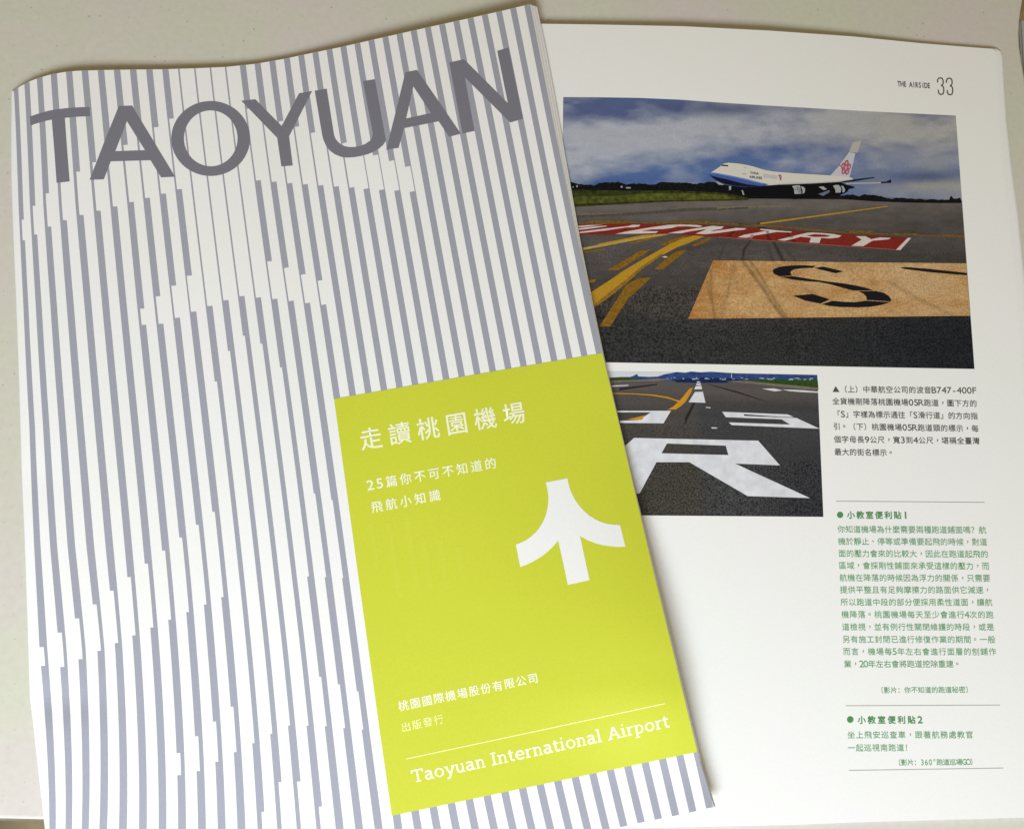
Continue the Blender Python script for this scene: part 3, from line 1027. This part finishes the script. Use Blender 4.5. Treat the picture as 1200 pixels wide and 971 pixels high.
# --- caption and the green columns
cap = [
    ('▲（上）中華航空公司的波音B747-400F', (979.5, 455.8), (1141.8, 457.4)),
    ('全貨機剛降落桃園機場05R跑道，圖下方的', (979.6, 470.0), (1140.6, 472.6)),
    ('「S」字樣為標示通往「S滑行道」的方向指', (980.5, 485.0), (1141.6, 487.2)),
    ('引。（下）桃園機場05R跑道頭的標示，每', (980.6, 499.4), (1142.6, 502.0)),
    ('個字母長9公尺，寬3到4公尺，堪稱全臺灣', (981.4, 514.6), (1143.8, 516.4)),
    ('最大的街名標示。', (982.0, 529.3), (1044, 530.3)),
]
text_obj('caption_text', [(t, a, b, 8.7, UPR, 0.022, 0.66) for t, a, b in cap], TEXTG, z_open, om, L1)
body = [
    ('你知道機場為什麼需要兩種跑道鋪面嗎？航', 981.5, 619.8, 1155.8, 620.8),
    ('機於靜止、停等或準備要起飛的時候，對道', 982.0, 634.0, 1156.8, 634.8),
    ('面的壓力會來的比較大，因此在跑道起飛的', 982.5, 648.2, 1158.0, 649.0),
    ('區域，會採剛性鋪面來承受這樣的壓力，而', 983.0, 662.3, 1159.4, 663.0),
    ('航機在降落的時候因為浮力的關係，只需要', 983.8, 676.6, 1160.4, 677.2),
    ('提供平整且有足夠摩擦力的路面供它減速，', 984.3, 690.7, 1161.6, 691.0),
    ('所以跑道中段的部分便採用柔性道面，讓航', 985.0, 705.2, 1162.9, 705.4),
    ('機降落。桃園機場每天至少會進行4次的跑', 986.0, 719.6, 1164.3, 720.0),
    ('道檢視，並有例行性關閉維護的時段，或是', 986.7, 734.2, 1164.9, 734.4),
    ('另有施工封閉已進行修復作業的期間。一般', 987.3, 748.7, 1166.3, 749.0),
    ('而言，機場每5年左右會進行面層的刨鋪作', 987.8, 763.0, 1167.3, 763.2),
    ('業，20年左右會將跑道挖除重建。', 989.0, 777.6, 1126.5, 777.6),
]
text_obj('note_text', [(t, (a + 4.4, b), (c - 4.4, d), 9.2, UPR, 0.014, 0.55) for t, a, b, c, d in body]
         + [('坐上飛安巡查車，跟著航務處教官', (997.5, 860.6), (1136.0, 860.4), 9.2, UPR, 0.014),
            ('一起巡視南跑道！', (997.8, 875.8), (1064.6, 875.4), 9.2, UPR, 0.014)], TEXTGR2, z_open, om, L1)
text_obj('video_credit', [('〔影片：你不知道的跑道秘密〕', (1031.5, 808.3), (1135.5, 807.6), 8.0, UPR, 0.02),
                          ('〔影片：360°跑道巡場GO〕', (1052.0, 893.0), (1141.0, 892.2), 8.0, UPR, 0.02, 0.62, 0.80)], TEXTGR2, z_open, om, L1)
dot = lambda cx, cy, r: [(cx + r * math.cos(t * math.pi / 12), cy + r * math.sin(t * math.pi / 12)) for t in range(24)]
text_obj('note_heading', [('小教室便利貼1', (997.2, 603.2), (1061.2, 603.4), 9.4, UPR, 0.06, 0.7)], TEXTGR, z_open, om, L1)
text_obj('note_heading', [('小教室便利貼2', (1009.8, 843.1), (1078.2, 842.9), 9.6, UPR, 0.06, 0.7)], TEXTGR, z_open, om, L1)
printed('bullet_dot', [(0, [dot(984.5, 603.0, 3.7)])], [TEXTGR], z_open, om, L1, False)
printed('bullet_dot', [(0, [dot(996.4, 842.6, 3.9)])], [TEXTGR], z_open, om, L1, False)
for a, b in (((980, 587.0), (1154, 588.4)), ((991, 826.5), (1172, 825.7)), ((995, 902.2), (1176, 899.4))):
    printed('divider_rule', [(0, stroke([a, b], 0.75))], [RULE], z_open, om, L1)

# ================================================================== THE CLOSED MAGAZINE
cm = empty('magazine', at(400, 520, 0.0),
           'magazine on top with a grey striped cover, big grey title and lime green panel', 'magazine')
TOPC = [(16, 107), (19, 104.6), (24, 101.2), (34, 95.8), (45, 91.6), (60, 87.3), (75, 84.7), (90, 83.2), (115, 82.4), (150, 81.8), (190, 81.4), (230, 80.2),
        (265, 78.6), (300, 75.0), (335, 68.8), (365, 62.4), (400, 55.3), (450, 43.8), (500, 32.6), (550, 21.6), (590, 12.6), (620.5, 5.2)]
RGT = [(621.8, 5.8), (632, 60), (643.6, 120), (660, 204), (675.6, 280), (690.5, 345), (705.7, 413), (725.5, 498), (746, 585), (768, 676), (790, 766), (806, 833),
       (820.8, 893), (832.5, 940), (832.3, 942), (837, 945)]
RGT = [(621.8, 5.8), (632.5, 60), (644.2, 120), (660.6, 204), (676.0, 280), (690.6, 345), (705.9, 413), (725.8, 498), (746, 585), (767.5, 676), (789.4, 766),
       (805.6, 833), (820.4, 893), (836.8, 945)]
BOTC = [(812, 950.9), (790, 955.6), (768, 960), (748, 964), (725, 969.4), (640, 990), (500, 1024), (300, 1066), (70, 1112)]
SPC = [(x, y) for y, x in SPINE if y > 115][::-1][1:]
cover_out = TOPC + RGT + BOTC + SPC
cover = slab('front_cover', cover_out, z_cover, 0.00022, PAPER, cm, GRID)


def floor_under(x, y):
    """what the closed magazine rests on: the open magazine or the desk"""
    return 0.0002 + (z_open(x, y) + 0.0002) * sm(500, 585, x)


def block_t(x, y):
    return min(0.0016, z_cover(x, y) - floor_under(x, y) - 0.0004)


# inner leaves: a pile whose fore edge steps out a little on the right
NL = 7
for k in range(1, NL + 1):
    def shift(x, y, k=k):
        s = 0.95 * sm(470, 60, y) * k * sm(600, 640, x) + 0.30 * k * sm(500, 700, y) * 0.55
        return s
    r = [(x + shift(640, y) + 0.12 * k, y + 0.35 * k * sm(60, 5, y)) for x, y in RGT]
    t = [(x, y + 0.30 + 0.10 * k) for x, y in TOPC if x > 30]
    sp = [(x + 3.0 + 0.2 * k, y) for x, y in SPC if y > 112]
    bo = [(x, y - 0.2 * k) for x, y in BOTC]
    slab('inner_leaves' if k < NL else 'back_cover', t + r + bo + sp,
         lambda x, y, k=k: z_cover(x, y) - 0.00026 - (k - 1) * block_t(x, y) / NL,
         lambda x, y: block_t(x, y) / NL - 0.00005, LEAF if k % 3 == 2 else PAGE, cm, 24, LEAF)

# spine: the cover folded round the left side down to the desk
bm = bmesh.new()
b = base_of(cm)
rows = []
ys = [107 + i * 12 for i in range(84)]
for y in ys:
    x = lerp_pts(SPINE, y)
    z0 = z_cover(x, y)
    p0 = at(x, y, z0)
    row = []
    for k in range(7):
        t = k / 6
        zed = z0 * (1 - t) + 0.0003 * t
        bulge = 0.0008 * math.sin(math.pi * min(1, t * 1.05))
        row.append(bm.verts.new(Vector((p0.x - bulge, p0.y, zed)) - b))
    rows.append(row)
for a, c in zip(rows, rows[1:]):
    for k in range(6):
        bm.faces.new((a[k], a[k + 1], c[k + 1], c[k]))
link('spine', bm, PAPER, cm)

# --- stripes ------------------------------------------------------------
OBS = {}


def obs(y, start, xs):
    for i, x in enumerate(xs):
        if x is not None:
            yy = y if not callable(y) else y(x)
            OBS.setdefault(start + i, []).append((yy, x))


ytop = lambda x: lerp_pts(TOPC, x)
obs(ytop, 0, [16.3, 28.6, 43.2, 59.4, 77.3, 95.6, 115, 133.9, 152.5, 171.4, 190.4, 208.4, 227.5, 245.9, 263.2, 280.5, 297.6, 314.9, 332.4, 349.6,
              366.4, 382.8, 399, 415.7, 431.8, 448.5, 465, 482, 498.4, 514.8, 531.5, 547.6, 564.3, 581, 597.7, 614.8])
obs(240, 0, [21.7, 35, 50.8, 69, 88.5, 109, 130, 151, 169.5, 188.7, 208, 227.2, 246.5, 265.3, 283.7, 301.5, 319.7, 338.2, 356.2, 374.3, 392.8])
obs(360, 0, [27.5, 42, 59.2, 78.3, 99.2, 120, 141.2, 161.7, 181.7, 202, 221.8, 241.3, 260.8, 280.5, 299.4, 318.3, 337.2, 356.2, 375.3, 393.8])
obs(320, 20, [405.8, 424.2, 442.5, 461.1, 479.2, 497, 515.2])
obs(300, 27, [529.9, 548.1, 566.2, 584.4, 602.7, 620.8, 638.8, 656.8, 674.8])
obs(120, 31, [567.4, 584.8, 602.4, 619.8, 637.4])
obs(500, 0, [34.5, 50.5, 69.2, 89.7, 111.2, 133, 154.7, 176.2, 197, 217, 237.5, 257.8, 277.6, 297.4, 317.2, 337, 356.7, 376.3])
obs(640, 0, [40, 58.7, 79.2, 101.3, 123.7, 146.2, 168, 190])
obs(680, 8, [216.2, 237, 257.3, 277.8, 298.6, 318.8, 339.5, 359.6, 380.8, 401.3])
obs(760, 0, [46.3, 69.0, 91.2, 114, 135, 156.7, 178.5, 200.3, 222, 243.3, 264.9, 286.4, 307.6, 328.4, 349.5, 370.4, 390.7, 412])
obs(971, 0, [57.8, 76.7, 95.7, 116.3, 139.3, 162.2, 186, 208.7, 232.6, 255.8, 278.7, 302.6, 325.4, 347.8, 371, 392.8, 415.6, 438.2, 461.6])
GT = lambda x: 467 - (x - 391.5) * 0.1714
GB = lambda x: 955 - (x - 459) * 0.2085
obs(GT, 18, [391.5, 410.1, 428.5, 447, 465.3, 483.5, 501.6, 519.8, 538.2, 556.1, 574, 592.1, 609.8, 627.5, 645.4, 663.2, 681.1, 699.2])
obs(GB, 18, [461, 482.4, 503.8, 525, 545.8, 567, 587.6, 608.2, 628.8, 649.4, 669.9, 690.5, 711, 731.4, 751.8, 772.1, 792.6, 813.1])
BE = lambda x: lerp_pts([(p[0], p[1]) for p in BOTC[::-1]], x)
obs(BE, 31, [747.5, 767.5, 787.5, 808, 828.8])


def basis(i, y):
    s, t = (i - 17.5) / 17.5, (y - 485) / 485.0
    return [s ** a * t ** c for a in range(6) for c in range(5) if a + c <= 6]


rowsA, rhs = [], []
for i, l in OBS.items():
    for y, x in l:
        rowsA.append(basis(i, y))
        rhs.append(x)
COEF, *_ = np.linalg.lstsq(np.array(rowsA), np.array(rhs), rcond=None)
PRED = lambda i, y: float(np.dot(basis(i, y), COEF))
RES = {i: sorted((y, x - PRED(i, y)) for y, x in l) for i, l in OBS.items()}
print('stripe fit rms', np.sqrt(np.mean([r * r for l in RES.values() for _, r in l])))


def SX(i, y):
    """x of the left edge of stripe i (fractions are allowed) at photo row y"""
    k = max(0, min(34, int(math.floor(i))))
    f = i - k
    yc = min(max(y, 0), 1000)

    def one(j):
        w = 1.0 if j <= 4 else 0.35
        return PRED(j, yc) + w * lerp_pts(RES[j], yc)
    a = one(k) * (1 - f) + one(k + 1) * f
    if y > 1000:
        a += (y - 1000) * (one(k) - (PRED(k, 960) + 0.0)) / 40.0 * 0.5
    return a


def slope(i):
    return -0.20 * sm(-4, 26, i)


W = 0.395
CUT = {}


def cut(i, y0, y1, lo, hi):
    CUT.setdefault(i, []).append((y0, y1, lo, hi))


wl = [.20, .19, .18, .17, .17, .155, .14, .125, .115, .105, .10] + [.095] * 11
a0 = [257.5, 241.3, 226.7, 211, 201.3, 190.3, 180, 170, 160, 149.2, 139.2]
a1 = [281.7, 275, 265.8, 258.3, 252.2, 247.2, 242.2, 237, 232.2, 227.2, 222]
for i in range(11):
    cut(i, a0[i], a1[i], 0, wl[i])
for i, y1 in ((11, 358.7), (12, 352), (13, 347.2), (14, 348.8)):
    cut(i, -50, y1, 0, wl[i])
for i, y0, y1 in ((15, 127.5, 211.7), (16, 135, 213.3), (17, 142.2, 215), (18, 148.7, 216.3), (19, 155.8, 217.5), (20, 162, 218.8),
                  (21, 167.7, 220)):
    cut(i, y0, y1, 0, wl[i])
for i, y0, y1 in ((22, 175, 221.3), (23, 181.7, 222.5), (24, 188.3, 223.3), (25, 195, 224.5)):
    cut(i, y0, y1, W - 0.06, W)
for i, y0, y1, ww in ((7, 361.7, 380.8, .14), (8, 347.2, 379.5, .125), (9, 334.7, 372.6, .10), (10, 323, 365.3, .085), (15, 306.3, 350.5, .095),
                      (16, 313.8, 352.8, .095), (17, 321.7, 355.3, .095), (18, 328.8, 357.2, .095)):
    cut(i, y0, y1, 0, ww)
lo0 = [757.8, 740.8, 724.2, 707.8, 691.7, 675.8, 660, 644.7, 629.4, 614.4, 599.2, 446.7, 410.8, 393, 402.2, 430, 577.5, 585.2]
lo1 = [780, 781.3, 772.2, 762.4, 753.3, 744.2, 735, 725.8, 716.9, 707.9, 699.2, 870.2, 859.3, 849.6, 849.6, 675, 675.8, 676.7]
wr = [.17, .17, .18, .19, .20, .215, .225, .235, .245, .25, .26, .27, .28, .28, .28, .285, .31, .33]
for i in range(18):
    cut(i, lo0[i], lo1[i], W - wr[i], W)
for i, y0, y1, ww in ((7, 881.7, 907.8, .20), (8, 862, 903, .22), (9, 844.8, 892, .23), (10, 827.4, 880.7, .25), (15, 792.2, 850.2, .29),
                      (16, 800.9, 852.4, .29), (17, 809, 854, .31)):
    cut(i, y0, y1, W - ww, W)
for i, y0, ww in ((11, 950.9, .24), (12, 916, .23), (13, 915.4, .21), (14, 944.8, .22)):
    cut(i, y0, 1200, 0, ww)


def edge_y(pts, i, f0):
    """row where stripe position i meets a boundary given as y(x)"""
    y = f0
    for _ in range(12):
        y = pts(SX(i, y))
    return y


def bottom_y(x):
    return lerp_pts(BOTC[::-1], x)


RX = lambda y: lerp_pts([(q, p) for p, q in RGT], y)
stripe_items = []
for i in range(36):
    yt = edge_y(ytop, i + 0.2, 60)
    yb = edge_y(lambda x: lerp_pts([(p[0], p[1]) for p in (RGT[-1:] + BOTC)[::-1]], x), i + 0.2, 1000)
    segs, y = [], -60.0
    for y0, y1, lo, hi in sorted(CUT.get(i, [])):
        if y0 > y:
            segs.append((y, y0, 0, W))
        segs.append((max(y0, -60), y1, lo, hi))
        y = y1
    if y < 1200:
        segs.append((y, 1200, 0, W))
    hide0, hide1 = (edge_y(GT, i + 0.2, 430), edge_y(GB, i + 0.2, 900)) if i >= 18 else (None, None)
    for y0, y1, lo, hi in segs:
        parts = [(max(y0, yt + 0.25), min(y1, yb - 0.25))]
        if hide0:
            parts = [(max(y0, yt + 0.25), min(y1, hide0 + 0.8)), (max(y0, hide1 - 0.8), min(y1, yb - 0.25))]
        for s0, s1 in parts:
            if s1 - s0 < 0.3:
                continue
            k = max(1, int((s1 - s0) / 12))
            Lp, Rp = [], []
            for q in range(k + 1):
                yy = s0 + (s1 - s0) * q / k
                m_ = (lo + hi) / 2
                wpx = SX(min(34, i) + 1, yy) - SX(min(34, i), yy)
                sl_ = slope(i)
                if abs(yy - yt - 0.25) < 0.3:
                    x = SX(i, yt)
                    sl_ = (ytop(x + 8) - ytop(x)) / 8 if x < 610 else -0.24
                if abs(yy - yb + 0.25) < 0.3:
                    sl_ = -0.21
                xr = SX(i, yy) + hi * wpx
                if i == 35:
                    xr = min(xr, RX(yy) - 0.12)
                Lp.append((SX(i, yy) + lo * wpx, yy + sl_ * (lo - 0.2) * wpx))
                Rp.append((xr, yy + sl_ * (hi - 0.2) * wpx))
            stripe_items.append((0, [Lp + Rp[::-1]]))
# keep the outermost stripe inside the sheet
printed('stripe_print', stripe_items, [STRIPE], z_cover, cover, L1)

# --- title
z1 = lambda p: zz(p, 10, 80, 6.0)
z2 = lambda p: zz(p, 200, 80, 6.0)
z3 = lambda p: zz(p, 390, 0, 4.8)


def ring(cx, cy, rx, ry, n_=48):
    return [(cx + rx * math.cos(2 * math.pi * k / n_), cy + ry * math.sin(2 * math.pi * k / n_)) for k in range(n_)]


U = [(368.8, 106.7), (382.8, 104.2), (390.8, 154.6), (391.6, 159), (393.4, 163.4), (396.4, 167), (400, 169.8), (404, 171.6), (409, 172.6), (415, 172.6), (422, 171.4),
     (428, 169), (433, 165.6), (436.2, 161), (436.9, 156.5), (425.4, 95.4), (439.2, 93.1), (452.3, 164.8), (449.2, 169.8), (444, 174.4), (438, 177.9), (431, 180.8),
     (423, 182.9), (415, 184.3), (407, 184.8), (400, 184), (392.6, 181), (386.4, 176.6), (382, 170.6), (379, 164), (377.5, 158.3)]
title = [
    (0, [z1([(150, 342), (190, 327), (230, 315), (265, 305), (300, 297), (340, 290), (385, 285), (430, 280), (480, 277), (525, 275.5), (570, 275), (573, 338), (500, 341), (440, 345),
             (395, 350), (410, 560), (429, 796), (338, 806), (322, 580), (304, 362), (268, 369), (230, 379), (190, 391), (155, 404)])]),
    (0, [z1([(570, 785), (670, 526), (775, 267), (868, 264), (1020, 515), (1170, 763), (1073, 768), (998, 647), (860, 651), (718, 655), (670, 781)]),
         z1([(832, 372), (960, 578), (855, 581), (750, 585)])]),
    (0, [z2(ring(281, 495, 277, 263)), z2(ring(281.5, 494, 189, 197))]),
    (0, [z2([(497, 230), (595, 220), (780, 408), (902, 178), (994, 162), (832, 480), (858, 684), (778, 691), (749, 490)])]),
    (0, [U]),
    (0, [z3([(300, 843), (355, 625), (408, 408), (473, 395), (600, 578), (720, 753), (655, 770), (595, 683), (500, 702), (400, 722), (370, 832)]),
         z3([(453, 487), (553, 637), (412, 668)])]),
    (0, [z3([(655, 353), (738, 335), (985, 582), (925, 288), (988, 268), (1070, 668), (998, 690), (742, 435), (797, 737), (730, 752)])]),
]
printed('title_lettering', title, [TITLE], z_cover, cover, L2)

# --- lime panel and its lettering
panel = [(391.4, 467.2), (470, 453.6), (550, 439.9), (630, 426.3), (705.8, 413.6)] + [p for p in RGT if 420 < p[1] < 880] + \
        [(817.2, 880.4), (730, 898.6), (640, 917.4), (550, 936.2), (459.2, 955.2), (445, 856), (432, 762), (418.5, 665), (405, 566)]
printed('lime_panel', [(0, [panel])], [GREEN], z_cover, cover, L2)
L3 = 12.0e-5
bars = []
for k, (x, y0, y1) in enumerate(((431, 612, 668), (452, 612, 700), (472, 600, 690), (492, 628, 690), (512, 632, 690), (533, 640, 684))):
    bars.append((0, [[(x, y0), (x + 7, y0 - 1.2), (x + 7 + 0.15 * (y1 - y0), y1 - 1.2), (x + 0.15 * (y1 - y0), y1)]]))
printed('faint_bars', bars, [mat('lime_ink_thin', (0.555, 0.593, 0.046), 0.45, 0.025, 1500)], z_cover, cover, 10.0e-5)
upg = (-0.155, -1)
text_obj('panel_heading', [('走讀桃園機場', (434.8, 513.2), (602.0, 484.2), 27.0, upg, 0.022)], CREAM, z_cover, cover, L3)
text_obj('panel_subtitle', [('25', (434.0, 568.0), (444.9, 565.9), 13.6, upg, 0.035, 0.66),
                            ('篇你不可不知道的', (458.8, 563.4), (574.8, 542.8), 14.2, upg, 0.03),
                            ('飛航小知識', (441.6, 593.2), (509.4, 580.3), 14.2, upg, 0.03)], CREAM, z_cover, cover, L3)
text_obj('publisher_text', [('桃園國際機場股份有限公司', (472.8, 826.0), (624.4, 794.4), 12.8, (-0.18, -1), 0.032)], CREAM, z_cover, cover, L3)
text_obj('publishing_note', [('出版發行', (475.8, 851.0), (514.0, 842.4), 11.8, (-0.18, -1), 0.02)], GREENLT, z_cover, cover, L3)
printed('panel_rule', [(0, stroke([(475.4, 888.7), (630, 855.8), (779.2, 823.8)], 1.2))], [GREENLT], z_cover, cover, L3)
Ar = lambda p: zz(p, 590, 540, 6.069)
arrow = Ar([(300, 152), (455, 122), (460, 150), (470, 190), (486, 230), (508, 272), (536, 313), (570, 352), (608, 385), (650, 412), (695, 433), (740, 446), (785, 452),
            (828, 453), (868, 608), (815, 610), (760, 605), (705, 597), (655, 584), (600, 563), (545, 533), (578, 688), (612, 846), (458, 880), (425, 722),
            (389, 565), (350, 610), (315, 643), (280, 671), (240, 697), (200, 719), (160, 738), (120, 753), (88, 592), (125, 579), (160, 562), (197, 535), (232, 503),
            (262, 464), (287, 420), (303, 380), (313, 336), (319, 292), (319, 245), (312, 195)])
printed('arrow_emblem', [(0, [arrow])], [WHITE], z_cover, cover, L3)

# slab-serif line: strokes on a 7-unit cap height
SLAB = {
    'T': (6.4, [[(3.0, .4), (3.0, 6.1)], [(0, 6.5), (6.0, 6.5)], [(1.7, .35), (4.3, .35)], [(.35, 6.2), (.35, 5.0)], [(5.65, 6.2), (5.65, 5.0)]]),
    'a': (5.0, [[(.5, 4.1), (1.3, 4.6), (2.3, 4.65), (3.1, 4.3), (3.3, 3.5), (3.3, 1.0), (3.7, .45), (4.5, .4)],
                [(3.3, 2.8), (1.8, 2.8), (.8, 2.3), (.5, 1.5), (.9, .6), (1.8, .35), (2.7, .7), (3.3, 1.4)]]),
    'o': (5.4, 'ring'),
    'y': (5.2, [[(.7, 4.5), (2.5, .3)], [(4.3, 4.5), (2.5, .3), (1.7, -1.5), (.4, -1.7)], [(-.2, 4.65), (1.6, 4.65)], [(3.4, 4.65), (5.0, 4.65)]]),
    'u': (5.3, [[(1.0, 4.9), (1.0, 1.6), (1.4, .7), (2.3, .4), (3.2, .8), (3.7, 1.5)], [(3.8, 4.9), (3.8, .1)], [(0, 4.6), (1, 4.6)], [(2.9, 4.6), (3.8, 4.6)],
                [(3.8, .35), (4.7, .35)]]),
    'n': (5.3, [[(1.0, 4.9), (1.0, .4)], [(0, 4.6), (1, 4.6)], [(0, .35), (2, .35)], [(1.0, 3.4), (1.8, 4.4), (2.8, 4.6), (3.5, 4.2), (3.7, 3.3), (3.7, .4)],
                [(2.8, .35), (4.7, .35)]]),
    'I': (3.4, [[(1.4, .4), (1.4, 6.5)], [(0, .35), (2.8, .35)], [(0, 6.6), (2.8, 6.6)]]),
    't': (3.5, [[(1.2, 6.2), (1.2, 1.4), (1.5, .6), (2.2, .4), (3.0, .6)], [(0, 4.6), (2.8, 4.6)]]),
    'e': (5.2, [[(4.2, 2.3), (4.15, 3.4), (3.5, 4.4), (2.4, 4.65), (1.3, 4.3), (.7, 3.3), (.6, 2.0), (1.2, .8), (2.3, .38), (3.4, .45), (4.2, .9)], [(.7, 2.55), (4.4, 2.55)]]),
    'r': (3.8, [[(1.0, 4.9), (1.0, .4)], [(0, 4.6), (1, 4.6)], [(0, .35), (2.2, .35)], [(1.0, 3.2), (1.7, 4.2), (2.6, 4.65), (3.3, 4.5)]]),
    'i': (2.9, [[(1.1, 4.9), (1.1, .4)], [(0, 4.6), (1.1, 4.6)], [(0, .35), (2.3, .35)], [(1.1, 6.0), (1.1, 7.1)]]),
    'l': (2.9, [[(1.1, 7.2), (1.1, .4)], [(0, 6.9), (1.1, 6.9)], [(0, .35), (2.3, .35)]]),
    'A': (6.9, [[(1.0, .4), (3.2, 6.5)], [(3.2, 6.6), (5.5, .4)], [(1.7, 2.3), (4.8, 2.3)], [(-.1, .35), (2.1, .35)], [(4.4, .35), (6.6, .35)]]),
    'p': (5.3, [[(1.0, 4.9), (1.0, -1.7)], [(0, 4.6), (1, 4.6)], [(0, -1.75), (2.1, -1.75)],
                [(1.0, 1.2), (1.7, .6), (2.7, .4), (3.7, 1.0), (4.1, 2.4), (3.8, 3.8), (2.9, 4.6), (1.9, 4.5), (1.0, 3.7)]]),
}
s = 'Taoyuan International Airport'
tot = sum(SLAB[c][0] if c != ' ' else 2.6 for c in s) - 0.5
o_, e_ = Vector((484.0, 916.6)), Vector((785.0, 851.2))
ux = (e_ - o_) / tot
uy = Vector((-0.20, -1.0)).normalized() * 2.15
x = 0.0
it = []
for c in s:
    if c == ' ':
        x += 2.6
        continue
    adv, st = SLAB[c]
    mp_ = lambda q: [tuple(o_ + ux * (x + a) + uy * bb) for a, bb in q]
    if st == 'ring':
        it.append((0, [mp_([(2.4 + 2.4 * math.cos(k * math.pi / 10), 2.5 + 2.55 * math.sin(k * math.pi / 10)) for k in range(20)]),
                       mp_([(2.4 + 1.35 * math.cos(k * math.pi / 10), 2.5 + 1.75 * math.sin(k * math.pi / 10)) for k in range(20)])]))
    else:
        for k, q in enumerate(st):
            wd = 1.05 if k == 0 or (c in 'auynrpA' and k == 1 and len(q) > 2) or (c == 'A' and k == 1) else 0.8
            it.append((0, [mp_(stroke(q, wd)[0])], k))
    x += adv
printed('airport_name', it, [CREAM], z_cover, cover, L3, False)
